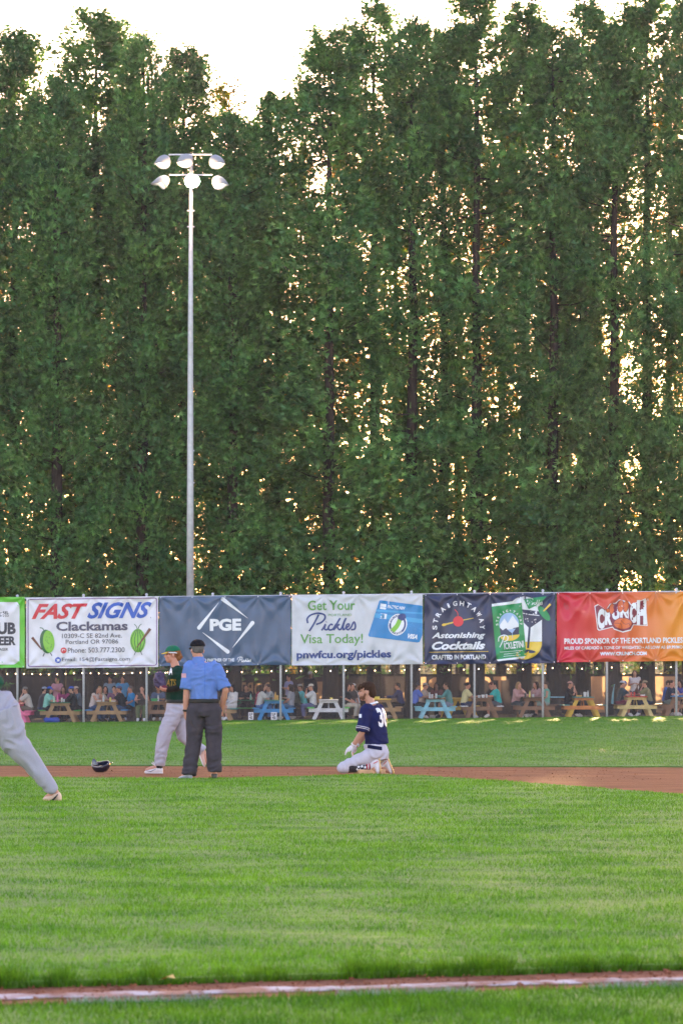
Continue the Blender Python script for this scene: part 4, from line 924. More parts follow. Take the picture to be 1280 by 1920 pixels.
# ------------------------------------------------------------------ people
def lerp(a, b, t): return Vector(a)*(1-t)+Vector(b)*t
class Fig:
    """J: joints; fwd: facing. Lateral axis points to the figure's own left."""
    def __init__(s, J, hf=None, hu=None, k=1.0):
        s.J = {a: Vector(b) for a, b in J.items()}; s.k = k
        s.hf = Vector(hf).normalized(); s.hu = Vector(hu or (0, 0, 1)).normalized(); s.hu = (s.hu-s.hf*s.hu.dot(s.hf)).normalized(); s.hl = s.hu.cross(s.hf)
        s.HR = Matrix((s.hl, -s.hf, s.hu)).transposed()       # local x = left, y = back, z = up
        s.hip = (s.J['hipL']-s.J['hipR']).normalized(); s.sh = (s.J['shL']-s.J['shR']).normalized()
    def hd(s, p): return s.J['head']+s.HR @ (Vector(p)*s.k)
    def torso(s, inf=0.0, lo=-0.10, hi=1.0, belly=1.0, n=20):
        J = s.J; pel = (J['hipL']+J['hipR'])/2; ch = (J['shL']+J['shR'])/2; up = (ch-pel); Ln = up.length; up = up/Ln; k = s.k
        prof = [(-0.10, .150, .105), (0.0, .170, .118), (0.20, .160, .112*belly), (0.42, .150, .110*belly), (0.65, .165, .118), (0.85, .178, .118), (0.97, .165, .095), (1.06, .105, .070), (1.10, .065, .058)]
        rings = []
        for t, w_, d_ in prof:
            if t < lo or t > hi: continue
            lat = s.hip.lerp(s.sh, max(0, min(1, t))); lat = (lat-up*lat.dot(up)).normalized(); fw = lat.cross(up)
            rings.append((pel+up*Ln*t, lat*(w_*k+inf), fw*(d_*k+inf)))
        return loft(rings, n)
    def head(s):
        k = s.k; R = s.HR; e = lambda c, r: ell(s.hd(c), tuple(q*k for q in r), R, 16); P = []
        P.append(e((0, 0.012, 0.035), (.076, .095, .088))); P.append(e((0, -0.022, -0.035), (.060, .070, .078))); P.append(e((0, -0.055, -0.082), (.034, .034, .030)))
        P.append(limb([s.hd((0, -0.088, 0.015)), s.hd((0, -0.108, -0.018)), s.hd((0, -0.092, -0.03))], [.009*k, .015*k, .011*k])); P.append(e((0, -0.080, 0.030), (.055, .016, .012)))
        P.append(e((0, -0.088, -0.056), (.026, .012, .007))); P.append(e((0, -0.086, -0.070), (.022, .012, .007)))
        for q in (-1, 1): P.append(e((q*.080, 0.012, -0.008), (.010, .022, .033))); P.append(e((q*.045, -0.060, -0.02), (.022, .022, .02)))
        return P
    def neck(s):
        ch = (s.J['shL']+s.J['shR'])/2; up = s.J['head']-ch
        return limb([ch-up.normalized()*0.03, lerp(ch, s.J['head'], .35), s.hd((0, 0.02, -0.05))], [.075*s.k, .060*s.k, .056*s.k])
    def arm(s, q, inf=0.0, t1=1.0, round_=True, r=(.052, .047, .040, .030), end=None):
        A, B, Cc = s.J['sh'+q], s.J['el'+q], s.J['wr'+q]; k = s.k
        r = [a*k+inf for a in r]
        if t1 <= 1.0 and end == 'upper':   # sleeve that stops t1 of the way to the elbow
            e = lerp(A, B, t1); inw = (((s.J['shL']+s.J['shR'])/2)-A).normalized()*0.05
            return limb([A+inw, A, lerp(A, B, t1*.5), e], [r[0]*1.12, r[0]*1.15, r[0]*1.12, r[1]*1.22+.006], round_ends=False, n=16)
        return limb([A, lerp(A, B, .5), B, lerp(B, Cc, .35), Cc], [r[0], r[1]*1.03, r[2], r[2]*1.02, r[3]])
    def hand(s, q, d, nrm, curl=0.5):
        """d: finger direction, nrm: palm normal; four fingers of unequal length and a side thumb"""
        k = s.k; d = Vector(d).normalized(); nrm = Vector(nrm); nrm = (nrm-d*nrm.dot(d)).normalized(); sd_ = d.cross(nrm)*(1 if q == 'L' else -1)
        w0 = s.J['wr'+q]; P = []; pc = w0+d*0.05*k
        P.append(loft([(w0-d*.01, sd_*.026*k, nrm*.020*k), (w0+d*.03*k, sd_*.036*k, nrm*.018*k), (w0+d*.08*k, sd_*.041*k, nrm*.015*k), (w0+d*.092*k, sd_*.036*k, nrm*.010*k)], 12))
        for i, Ln in enumerate((.072, .080, .074, .058)):
            b0 = w0+d*.075*k+sd_*(.030-.0195*i)*k; a = curl*(0.8+0.1*i)
            p1 = b0+(d*math.cos(a*.5)+nrm*math.sin(a*.5))*Ln*.5*k; p2 = p1+(d*math.cos(a*1.3)+nrm*math.sin(a*1.3))*Ln*.32*k; p3 = p2+(d*math.cos(a*2)+nrm*math.sin(a*2))*Ln*.25*k
            P.append(limb([b0-d*.02, p1, p2, p3], [.0095*k, .0088*k, .008*k, .0068*k], n=8))
        t0 = w0+d*.025*k+sd_*.026*k; t1 = t0+(d*.7+sd_*.6+nrm*.2)*.038*k; t2 = t1+(d*.95+sd_*.1+nrm*.3*curl)*.034*k
        P.append(limb([t0, t1, t2], [.014*k, .0105*k, .008*k], n=8)); return P
    def leg(s, q, inf=0.0, r=(.088, .082, .057, .060, .040)):
        A, B, Cc = s.J['hip'+q], s.J['kn'+q], s.J['an'+q]; k = s.k
        return limb([A, lerp(A, B, .4), B, lerp(B, Cc, .3), Cc], [x*k+inf for x in r])
    def foot(s, q, inf=0.0):
        a, t = s.J['an'+q], s.J['toe'+q]; k = s.k; d = (t-a); f = d.normalized()
        hz = Vector((0, 0, -1)); 
        return [limb([a, a+(t-a)*0.12-f*0.03*k, lerp(a, t, .6), t], [.040*k+inf, .042*k+inf, .043*k+inf, .030*k+inf])]
    def body(s, voxel, hands=True, hd=None):
        P = [s.torso(-0.008, hi=1.2)]+s.head()+[s.neck()]
        for q in 'LR':
            P.append(s.arm(q)); P.append(s.leg(q, -0.004)); P += s.foot(q, -0.008)
            P.append(ell(lerp(s.J['sh'+q], (s.J['shL']+s.J['shR'])/2, .1), (.058*s.k,)*3))
            if hands and hd and q in hd: P += s.hand(q, *hd[q])
            else:
                d = (s.J['wr'+q]-s.J['el'+q]).normalized(); P.append(limb([s.J['wr'+q], s.J['wr'+q]+d*.09*s.k, s.J['wr'+q]+d*.16*s.k], [.030*s.k, .036*s.k, .020*s.k], flat=0.6))
        return fuse(P, voxel, 2)
    def shirt(s, voxel, inf=.018, sleeve=.75, lo=0.05, fold=.006, full=False, seed=0, belly=1.0, long_=False):
        P = [s.torso(inf, lo=lo, hi=1.12, belly=belly)]
        for q in 'LR':
            if sleeve: P.append(s.arm(q, inf*0.8, sleeve, end='upper') if not long_ else s.arm(q, inf*0.7))
            P.append(ell(lerp(s.J['sh'+q], (s.J['shL']+s.J['shR'])/2, .12), (.060*s.k+inf,)*3))
        return fuse(P, voxel, 3, fold, seed=seed)
    def pants(s, voxel, inf=.022, to=1.0, fold=.007, hi=0.12, seed=0, r=(.090, .088, .070, .072, .060)):
        P = [s.torso(inf*.8, lo=-.2, hi=max(hi, .21) if hi > .2 else 0.05), ]
        J = s.J; pel = (J['hipL']+J['hipR'])/2; ch = (J['shL']+J['shR'])/2; up = (ch-pel); 
        lat = (s.hip-up.normalized()*s.hip.dot(up.normalized())).normalized(); fw = lat.cross(up.normalized()); k = s.k
        P = [loft([(pel-up*.12, lat*(.13*k+inf), fw*(.10*k+inf)), (pel, lat*(.172*k+inf*.8), fw*(.122*k+inf*.8)), (pel+up*hi, lat*(.158*k+inf*.5), fw*(.110*k+inf*.6))], 20)]
        for q in 'LR':
            A, B, Cc = J['hip'+q], J['kn'+q], J['an'+q]
            if to >= 1.0: pts = [A, lerp(A, B, .4), B, lerp(B, Cc, .4), lerp(B, Cc, .97)]; rr = [x*k+inf*.6 for x in r]
            else:
                pts = [A, lerp(A, B, .5), lerp(A, B, to)]; rr = [.092*k+inf*.6, .090*k+inf*.6, .080*k+inf]
            V, Fc = limb(pts, rr, round_ends=False, n=16); P.append((V, Fc)); P.append(ell(A, (rr[0]*1.02,)*3))
        return fuse(P, voxel, 3, fold, fs=(7, 7, 15), seed=seed)
    def hair(s, voxel, style):
        k = s.k; P = [ell(s.hd((0, 0.022, 0.045)), (.084*k, .096*k, .090*k), s.HR, 16)]
        if style == 'short': P.append(ell(s.hd((0, 0.055, 0.0)), (.070*k, .055*k, .070*k), s.HR, 14))
        if style in ('long',):
            P.append(limb([s.hd((0, .06, .02)), s.hd((0, .085, -.10)), s.hd((0, .075, -.24))], [.080*k, .075*k, .045*k]))
            for q in (-1, 1): P.append(limb([s.hd((q*.07, .01, .03)), s.hd((q*.085, .02, -.08)), s.hd((q*.09, -.01, -.2))], [.03*k, .032*k, .02*k]))
        if style == 'bun': P.append(ell(s.hd((0, 0.11, 0.05)), (.045*k,)*3))
        return fuse(P, voxel, 1, 0.004*k, fs=(30, 30, 10))
    def cap(s, voxel, brim=True, back=False, h=1.0):
        k = s.k; V, Fc = ell(s.hd((0, 0.012, 0.055)), (.090*k, .106*k, .084*k*h), s.HR, 20)
        P = []; 
        # only the upper half of the dome
        rings = []
        for i in range(7):
            t = i/6*1.5; rings.append((s.hd((0, 0.012, 0.050+.088*h*math.sin(t))), s.hl*(.090*k*math.cos(t)+.004), s.hf*(.106*k*math.cos(t)+.004)))
        P.append(loft(rings, 20)); me = fuse(P, voxel, 2)
        bm = None
        if brim:
            pts = []; b = MB(); n_ = 12; V = []
            for lay in (0, 1):
                for i in range(n_+1):
                    a = math.pi*i/n_; xx = .082*math.cos(a); yy = -.070-.085*math.sin(a); zz = .055-.03*(math.sin(a))-.02*(abs(math.cos(a))**2)-lay*.006
                    V.append(s.hd((xx, yy if not back else -yy, zz)))
                V.append(s.hd((0, -.05 if not back else .05, .057-lay*.006)))
            m_ = n_+2; Fc = []
            for i in range(n_): Fc += [(i, i+1, m_-1), (m_+i+1, m_+i, 2*m_-1), (i, m_+i, m_+i+1, i+1)]
            Fc += [(n_, m_-1, 2*m_-1, m_+n_), (m_-1, 0, m_, 2*m_-1)]
            bm = mesh(V, Fc)
        return me, bm

def skin(name, col): 
    m = mat(name, col, 0.55, 0.06, 12, 0.05, 80, spec=0.35); b = m.node_tree.nodes['Principled BSDF']
    b.inputs['Subsurface Weight'].default_value = 0.08; b.inputs['Subsurface Radius'].default_value = (0.02, 0.008, 0.004); return m
SK = [skin('skin_fair', (0.52, 0.29, 0.21)), skin('skin_tan', (0.40, 0.21, 0.14)), skin('skin_brown', (0.16, 0.08, 0.055)), skin('skin_ruddy', (0.52, 0.25, 0.18))]
def cloth(name, col, var=.08, rough=.9): return mat(name, col, rough, var, 14, 0.25, 90, spec=0.12)
HR_ = dict(black=cloth('hair_black', (0.012, .010, .010)), brown=cloth('hair_brown', (.045, .025, .016)), grey=cloth('hair_grey', (.13, .12, .12)), blond=cloth('hair_blond', (.32, .20, .09)), red=cloth('hair_red', (.22, .09, .035)))

def patch_on(o_mesh, pts2, fc, origin, ux, uz, ray, off=0.004):
    """lay flat art on a body surface: each vertex is shot along ray onto it"""
    bv = BVHTree.FromPolygons([v.co for v in o_mesh.vertices], [tuple(p.vertices) for p in o_mesh.polygons]); V = []; last = None
    ray = Vector(ray).normalized()
    for a, c in pts2:
        p = Vector(origin)+Vector(ux)*a+Vector(uz)*c; h = bv.ray_cast(p-ray*0.6, ray)
        if h[0] is not None: last = (h[0]-p).dot(ray); q = h[0]-ray*off
        else: q = p+ray*((last or 0)-off)
        V.append(q)
    return mesh(V, fc)
def cut_text(txt, wd, hg, bold=.03, grid=0.03, shear=0):
    V, Fc = text_geo(txt, shear, bold); xs = [v[0] for v in V]; ys = [v[1] for v in V]
    bm = bmesh.new(); vs = [bm.verts.new((((v[0]-min(xs))/(max(xs)-min(xs))-.5)*wd, ((v[1]-min(ys))/(max(ys)-min(ys))-.5)*hg, 0)) for v in V]
    for f in Fc:
        try: bm.faces.new([vs[i] for i in f])
        except ValueError: pass
    for ax, ext in ((0, wd), (1, hg)):
        q = -ext/2+grid
        while q < ext/2:
            no = Vector((1, 0, 0)) if ax == 0 else Vector((0, 1, 0)); bmesh.ops.bisect_plane(bm, geom=bm.verts[:]+bm.edges[:]+bm.faces[:], plane_co=no*q, plane_no=no, dist=1e-5); q += grid
    bm.verts.index_update(); out = [(v.co.x, v.co.y) for v in bm.verts], [tuple(v.index for v in f.verts) for f in bm.faces]; bm.free(); return out
def grid_patch(wd, hg, n_=6, m_=6):
    V = [((i/n_-.5)*wd, (j/m_-.5)*hg) for i in range(n_+1) for j in range(m_+1)]
    return V, [(i*(m_+1)+j, (i+1)*(m_+1)+j, (i+1)*(m_+1)+j+1, i*(m_+1)+j+1) for i in range(n_) for j in range(m_)]

def shoe(s, q, m_up, m_sole, parent, spikes=True):
    """low shoe built round ankle and toe, sole plate as sub-part"""
    a, t = s.J['an'+q], s.J['toe'+q]; f = (t-a); 
    up = s.J.get('sup'+q, Vector((0, 0, 1))); f = (f-up*f.dot(up)); Ln = f.length; f = f/Ln; sd_ = f.cross(up)
    base = a-up*0.075; heel = base-f*0.055
    tot = Ln+0.085
    R = []
    for u_, wv, h, o_ in ((0, .026, .030, .036), (.08, .036, .05, .048), (.28, .038, .052, .05), (.5, .043, .040, .040), (.72, .047, .030, .030), (.9, .040, .024, .025), (1.0, .018, .014, .018)):
        R.append((heel+f*tot*u_+up*o_, sd_*wv, up*h))
    P = [loft(R, 14), limb([a+up*0.01, a-up*0.03], [.046, .046], round_ends=False)]
    o = link('shoe', fuse(P, .008, 2), m_up, parent)
    So = []
    for u_, wv in ((-.01, .024), (.1, .038), (.3, .034), (.5, .042), (.72, .050), (.9, .042), (1.02, .016)):
        So.append((heel+f*tot*u_+up*(.008+(.012 if u_ > .95 else 0)), sd_*wv, up*.012))
    link('sole', fuse([loft(So, 12)], .006, 1), m_sole, o); return o

# ---- umpire (back to the camera)
UY = 39.5; us = F/UY
def U(px, py, y=0): return Vector(((px-378)/us, y, (1465-py)/us))
um = empty('person', (X(378, UY), UY, 0), 'umpire in light blue polo, dark grey trousers and black cap seen from behind', 'person')
J = dict(hipL=U(367, 1334), hipR=U(399, 1334), shL=U(352, 1251, .0), shR=U(405, 1251, .0), head=U(370, 1221, .02),
         elL=U(350, 1297, -.02), wrL=U(348, 1337, .02), elR=U(423, 1296, -.04), wrR=U(415, 1331, .10),
         knL=U(363, 1394, .03), anL=U(354, 1451, .0), toeL=U(338, 1462, .12), knR=U(401, 1394, .02), anR=U(402, 1449, -.02), toeR=U(400, 1462, .15))
f = Fig(J, hf=(-.35, 1, -.02), hu=(0, 0, 1), k=1.0)
link('body', f.body(.009, hd={'L': ((.12, .05, -1), (.8, .6, 0), .5), 'R': ((-.1, .3, -1), (-.8, .4, 0), .6)}), SK[3], um)
M_uf = cloth('umpire_blue', (.125, .215, .52)); M_ut = cloth('umpire_trousers', (.060, .052, .064), .12)
f.J['shL'] = U(355, 1252); f.J['shR'] = U(404, 1252)
sm = f.shirt(.011, inf=.024, sleeve=.93, lo=.15, fold=.008, seed=3, belly=1.08); link('shirt', sm, M_uf, um)
f.J['anL'] = U(354, 1456); f.J['anR'] = U(402, 1450)
pt = f.pants(.012, inf=.036, fold=.010, hi=.27, seed=5, r=(.096, .094, .076, .072, .070)); link('trousers', pt, M_ut, um)
link('belt', fuse([loft([(U(382.5, 1319), Vector((.200, 0, 0)), Vector((0, .155, 0))), (U(382.5, 1311.5), Vector((.198, 0, 0)), Vector((0, .153, 0)))], 24)], .007, 0), M_black, um)
link('hair', fuse([ell(f.hd((0, .022, .03)), (.082, .096, .074), f.HR, 16), ell(f.hd((0, .05, .0)), (.070, .054, .045), f.HR, 14)], .007, 1, .003, fs=(30, 30, 30)), HR_['grey'], um)
f.k = 1.07; c1, c2 = f.cap(.008, True, h=1.0); f.k = 1.0
link('cap', c1, cloth('cap_black', (.010, .010, .014)), um); link('cap_brim', c2, M_black, um)
# collar
cc = (f.J['shL']+f.J['shR'])/2
link('collar', fuse([loft([(U(373, 1247, .0), Vector((.095, 0, .01)), Vector((0, .085, 0))), (U(372, 1237, .01), Vector((.076, 0, .012)), Vector((0, .072, 0))), (U(371, 1232, .01), Vector((.068, 0, .012)), Vector((0, .066, 0)))], 20)], .007, 1), M_uf, um)
V, Fc = grid_patch(.065, .055); link('sleeve_patch', patch_on(sm, V, Fc, U(345, 1268, 0), (1, 0, 0), (0, 0, 1), (0, 1, 0)), cloth('patch_pink', (.60, .34, .38)), um)
V, Fc = grid_patch(.045, .026); link('neck_logo', patch_on(sm, V, Fc, U(377, 1234+3, 0), (1, 0, 0), (0, 0, 1), (0, 1, 0)), K_print_w, um)
V, Fc = grid_patch(.008, .62, 1, 24); link('sleeve_seam', patch_on(sm, V, Fc, U(385, 1280, 0), (1, 0, 0), (0, 0, 1), (0, 1, 0), .0015), cloth('umpire_seam', (.08, .17, .5)), um)
link('watch_strap', fuse([limb([lerp(J['elL'], J['wrL'], .86), lerp(J['elL'], J['wrL'], .96)], [.040, .039], round_ends=False)], .006, 0), M_black, um)
M_bs = mat('shoe_black', (.012, .012, .014), .3, spec=.5, coat=.3)
f.J['anL'] = U(354, 1454); f.J['anR'] = U(402, 1453)
shoe(f, 'L', mat('shoe_grey', (.30, .32, .38), .35), M_black, um); shoe(f, 'R', M_bs, M_black, um)

# ---- fielder with glove, walking left
FYd = 42.6; fs_ = F/FYd
def G(px, py, y=0): return Vector(((px-330)/fs_, y, (1451-py)/fs_))
fm = empty('person', (X(330, FYd), FYd, 0), 'fielder in dark green jersey and grey trousers walking left with a purple glove', 'person')
J = dict(hipL=G(330, 1331, -.08), hipR=G(334, 1331, .08), shL=G(334, 1259, -.17), shR=G(329, 1259, .17), head=G(323, 1228, .0),
         elL=G(345, 1288, -.22), wrL=G(318, 1293, -.24), elR=G(327, 1287, .24), wrR=G(307, 1288, .05),
         knL=G(309, 1378, -.10), anL=G(299, 1437, -.08), toeL=G(276, 1443, -.08), knR=G(345, 1384, .10), anR=G(381, 1410, .11), toeR=G(388, 1431, .11),
         supR=Vector((.93, 0, .35)))
f = Fig(J, hf=(-1, -.10, -.04), hu=(0, 0, 1), k=.98)
link('body', f.body(.009, hd={'L': ((-1, .0, .0), (0, .5, .8), .9), 'R': ((-1, -.3, .2), (0, -1, 0), .9)}), SK[3], fm)
M_fg = cloth('jersey_green', (.008, .036, .025)); M_fp = cloth('trousers_grey', (.40, .38, .45), .05)
sm = f.shirt(.011, inf=.022, sleeve=.95, lo=.15, fold=.008, seed=7, belly=1.1); link('jersey', sm, M_fg, fm)
link('undershirt', fuse([f.arm('L', .008, r=(.05, .045, .040, .032)), f.arm('R', .008, r=(.05, .045, .040, .032))], .010, 2), cloth('undershirt_black', (.012, .014, .014)), fm)
pt = f.pants(.012, inf=.034, fold=.009, hi=.22, seed=2, r=(.094, .092, .076, .070, .052)); link('trousers', pt, M_fp, fm)
bl = [(G(331, 1318), Vector((.152, 0, 0)), Vector((0, .200, 0))), (G(331, 1312), Vector((.150, 0, 0)), Vector((0, .198, 0)))]
link('belt', fuse([loft(bl, 22)], .008, 0), M_black, fm)
link('hair', fuse([ell(f.hd((0, .03, .03)), (.082, .094, .080), f.HR, 16), limb([f.hd((0, .08, .0)), f.hd((0, .115, -.04)), f.hd((0, .135, -.03))], [.055, .050, .018]), ell(f.hd((0, .085, -.05)), (.06, .04, .04), f.HR)], .007, 1, .006, fs=(30, 30, 30)), HR_['red'], fm)
c1, c2 = f.cap(.008, True); link('cap', c1, cloth('cap_green', (.012, .14, .075)), fm); link('cap_brim', c2, cloth('brim_gold', (.68, .45, .06)), fm)
link('ear_guard_strap', fuse([limb([f.hd((.086, -.05, .035)), f.hd((.088, .03, .030)), f.hd((.05, .10, .018))], [.008, .010, .008])], .006, 1), K_print_w, fm)
link('eye', MB().ell(f.hd((.050, -.072, .012)), (.010, .010, .006), n=8).mesh(), M_black, fm)
V, Fc = cut_text('A', .06, .11); link('shoulder_letter', patch_on(sm, V, Fc, G(321.5, 1258, -.2), (1, 0, 0), (0, 0, 1), (0, 1, 0)), K_print_w, fm)
V, Fc = cut_text('ATS', .15, .10, shear=.2); link('chest_lettering', patch_on(sm, V, Fc, G(322, 1280, -.2), (1, 0, 0), (0, 0, 1), (0, 1, 0)), cloth('letter_gold', (.36, .22, .04)), fm)
# baseball glove: palm bowl, four fat stitched fingers, thumb and web
gl = empty('baseball_glove', (X(330, FYd), FYd, 0), 'purple leather baseball glove held in front of the fielder', 'glove')
M_gl = mat('glove_purple', (.050, .035, .095), .45, .2, 12, .2, 40, spec=.5); P = []
gc = G(305, 1282, -.16)
P.append(ell(gc, (.060, .05, .085)))
for i, (dx, dz, L_) in enumerate(((-.035, .0, .15), (-.015, .01, .165), (.010, .01, .16), (.035, .0, .14))):
    a = gc+Vector((dx*.6, -.03+.018*i, .02)); P.append(limb([a, a+Vector((-.04+dx*.4, 0, L_*.45)), a+Vector((-.025+dx*.7, .0, L_*.8))], [.030, .028, .022]))
P.append(limb([gc+Vector((-.02, 0, -.04)), gc+Vector((-.08, 0, -.01)), gc+Vector((-.10, 0, .06))], [.034, .030, .022])); P.append(ell(gc+Vector((-.07, .01, .06)), (.035, .015, .05)))
link('glove_shell', fuse(P, .008, 1, .002), M_gl, gl)
b = MB()
for i in range(4): b.tube([gc+Vector((-.10+.01*i, -.045, .02+.028*i)), gc+Vector((-.02, -.055, .02+.03*i))], .004, n=5)
link('lacing', b.mesh(), cloth('lace_dark', (.02, .015, .03)), gl); link('wrist_strap', fuse([limb([gc+Vector((.03, -.02, -.06)), gc+Vector((.07, -.02, -.075))], [.045, .040])], .008, 1), cloth('glove_maroon', (.16, .03, .05)), gl)
M_ws = mat('cleat_white', (.66, .62, .66), .45); M_sole = mat('sole_pink', (.60, .40, .34), .6)
f.J['anL'] = G(299, 1440, -.08); f.J['toeL'] = G(276, 1444, -.08)
shoe(f, 'L', M_ws, M_ws, fm); shoe(f, 'R', M_sole, M_ws, fm)
V = [G(294, 1436, -.12), G(288, 1428, -.12), G(285, 1430, -.12)]; link('lace', MB().tube([V[0], V[1]], .006, n=4).tube([V[0], V[2]], .006, n=4).mesh(), M_ws, fm)
link('swoosh_mark', MB().tube([G(274, 1444, -.128), G(284, 1446, -.13), G(294, 1441, -.13)], [.003, .007, .003], n=5).mesh(), mat('mark_grey', (.2, .2, .25)), fm)
link('sock', fuse([limb([lerp(J['knL'], J['anL'], .93), J['anL']+Vector((0, 0, -.03))], [.050, .046], round_ends=False)], .008, 0), cloth('sock_black', (.012, .012, .018)), fm)

# ---- kneeling player
KYd = 42.2; ks = F/KYd
def K(px, py, y=0): return Vector(((px-690)/ks, y, (1452.5-py)/ks))
km = empty('person', (X(690, KYd), KYd, 0), 'player in navy jersey number 30 kneeling on second base, looking left', 'person')
J = dict(hipL=K(706, 1412, -.10), hipR=K(711, 1411, .13), shL=K(687, 1331, -.15), shR=K(711, 1332, .15), head=K(687, 1298, .0),
         elL=K(678, 1373, -.22), wrL=K(662, 1397, -.15), elR=K(690, 1372, .25), wrR=K(668, 1398, .15),
         knL=K(644, 1438, -.16), anL=K(694, 1437, -.14), toeL=K(714, 1448, -.14), knR=K(662, 1441, .22), anR=K(712, 1438, .16), toeR=K(732, 1448, .16))
f = Fig(J, hf=(-1, .12, -.02), hu=(.06, 0, 1), k=1.04)
J2 = dict(f.J)
link('body', f.body(.009, hd={'L': ((-.8, .1, -.6), (.6, .3, -.6), .4), 'R': ((-.5, 0, -.8), (.6, -.3, -.4), .5)}), skin('skin_kneeling', (.50, .27, .19)), km)
M_kn = cloth('jersey_navy', (.014, .020, .085)); M_kp = cloth('trousers_white', (.52, .50, .58), .05)
sm = f.shirt(.011, inf=.026, sleeve=.98, lo=.10, fold=.008, seed=11, belly=1.12); link('jersey', sm, M_kn, km)
pp = [loft([(K(711, 1424, .0), Vector((.115, 0, 0)), Vector((0, .17, 0))), (K(708, 1411, 0), Vector((.155, 0, 0)), Vector((0, .20, 0))), (K(702, 1396, 0), Vector((.150, 0, 0)), Vector((0, .185, 0)))], 20)]
for q in 'LR':
    A, B = f.J['hip'+q], f.J['kn'+q]; pp.append(limb([A, lerp(A, B, .5), lerp(A, B, .86), B+Vector((-.02, 0, -.01))], [.115, .095, .082, .072])); An = f.J['an'+q]
    pp.append(limb([B, lerp(B, An, .18)], [.078, .075], round_ends=False))
pt = fuse(pp, .012, 3, .010, fs=(8, 8, 12), seed=4); link('trousers', pt, M_kp, km)
link('knee_sleeve', fuse([limb([lerp(f.J['knL'], f.J['anL'], .1), lerp(f.J['knL'], f.J['anL'], .5)], [.082, .076], round_ends=False), limb([lerp(f.J['knR'], f.J['anR'], .1), lerp(f.J['knR'], f.J['anR'], .5)], [.082, .076], round_ends=False)], .010, 1), cloth('knee_sleeve_grey', (.045, .040, .045)), km)
sock = fuse([limb([lerp(f.J['knL'], f.J['anL'], .45), f.J['anL']], [.072, .050], round_ends=False), limb([lerp(f.J['knR'], f.J['anR'], .45), f.J['anR']], [.072, .050], round_ends=False)], .008, 1)
so = link('sock', sock, cloth('sock_navy', (.010, .012, .03)), km)
def star(r): return [(r*(1 if i % 2 == 0 else .42)*math.sin(i*math.pi/5), r*(1 if i % 2 == 0 else .42)*math.cos(i*math.pi/5)) for i in range(10)]
for i, (px, py) in enumerate(((670, 1430), (676, 1428), (682, 1431), (672, 1437), (678, 1436), (684, 1438), (675, 1443), (681, 1444), (669, 1442), (686, 1427))):
    link('star', patch_on(sock, star(.027), [tuple(range(10))], K(px, py, -.2), (1, 0, 0), (0, 0, 1), (0, 1, 0), .008), K_print_w, so)
for px, cm in ((687.5, K_red), (690, K_print_w), (692, K_red)):
    V, Fc = grid_patch(.012, .12, 1, 8); link('stripe', patch_on(sock, V, Fc, K(px, 1433, -.2), (1, 0, 0), (0, 0, 1), (0, 1, 0), .008), cm, so)
# hair, beard, eye
link('hair', fuse([ell(f.hd((0, .026, .055)), (.088, .098, .092), f.HR, 16), ell(f.hd((0, .072, .0)), (.074, .056, .085), f.HR, 14), limb([f.hd((.03, -.03, .09)), f.hd((.045, -.085, .07)), f.hd((.05, -.10, .045))], [.045, .028, .014]), limb([f.hd((-.03, -.03, .09)), f.hd((-.03, -.09, .08)), f.hd((-.02, -.112, .05))], [.045, .028, .014])], .007, 1, .006, fs=(24, 24, 24)), HR_['brown'], km)
link('beard', fuse([ell(f.hd((0, -.040, -.068)), (.058, .058, .040), f.HR, 14), limb([f.hd((.066, -.015, -.02)), f.hd((.060, -.03, -.055))], [.012, .018])], .006, 1, .002, fs=(40, 40, 40)), cloth('beard_brown', (.16, .080, .05)), km)
link('eye', MB().ell(f.hd((.046, -.078, .012)), (.011, .011, .006), n=8).mesh(), M_black, km); link('eyebrow', MB().tube([f.hd((.030, -.094, .034)), f.hd((.062, -.072, .034))], .006, n=5).mesh(), HR_['brown'], km)
V, Fc = cut_text('30', .26, .27, .035); rt = Vector((-.25, 1, 0)).normalized()
link('jersey_number', patch_on(sm, V, Fc, K(715, 1345, -.04), (.53, .85, 0), (0, 0, 1), (-.85, .53, 0), .006), K_print_w, km)
for dz in (0, 6):
    e0, e1 = lerp(J['shL'], J['elL'], .78+dz*.012), lerp(J['shL'], J['elL'], .80+dz*.012)
    link('sleeve_stripe', fuse([limb([e0, e1+(e1-e0)*.25], [.101, .101], round_ends=False)], .006, 0), K_print_w, km)
V, Fc = grid_patch(.035, .05); link('sleeve_patch', patch_on(sm, V, Fc, K(675, 1342, -.2), (1, 0, 0), (0, 0, 1), (0, 1, 0)), K_print_w, km)
link('collar', fuse([loft([(K(697, 1321, 0), Vector((.092, 0, .025)), Vector((0, .088, 0))), (K(696, 1317.5, 0), Vector((.080, 0, .022)), Vector((0, .076, 0)))], 20)], .006, 1), K_print_w, km)
V, Fc = grid_patch(.20, .050, 10, 3); link('belt', patch_on(pt, V, Fc, K(702, 1401, -.2), (1, 0, -.15), (0, 0, 1), (0, 1, 0), .006), cloth('belt_navy', (.012, .015, .05)), km)
# batting glove
hg = Fig({**f.J}, hf=(-1, .1, 0), k=1.12)
for q, dd in (('L', ((-.8, .1, -.6), (.6, .3, -.6), .4)), ('R', ((-.5, 0, -.8), (.6, -.3, -.4), .5))):
    e = lerp(f.J['el'+q], f.J['wr'+q], .9); link('batting_glove', fuse([limb([e, f.J['wr'+q]], [.041, .040], round_ends=False)]+hg.hand(q, *dd), .006, 1), mat('batting_glove_white', (.62, .60, .64), .6, .08, 20), km)
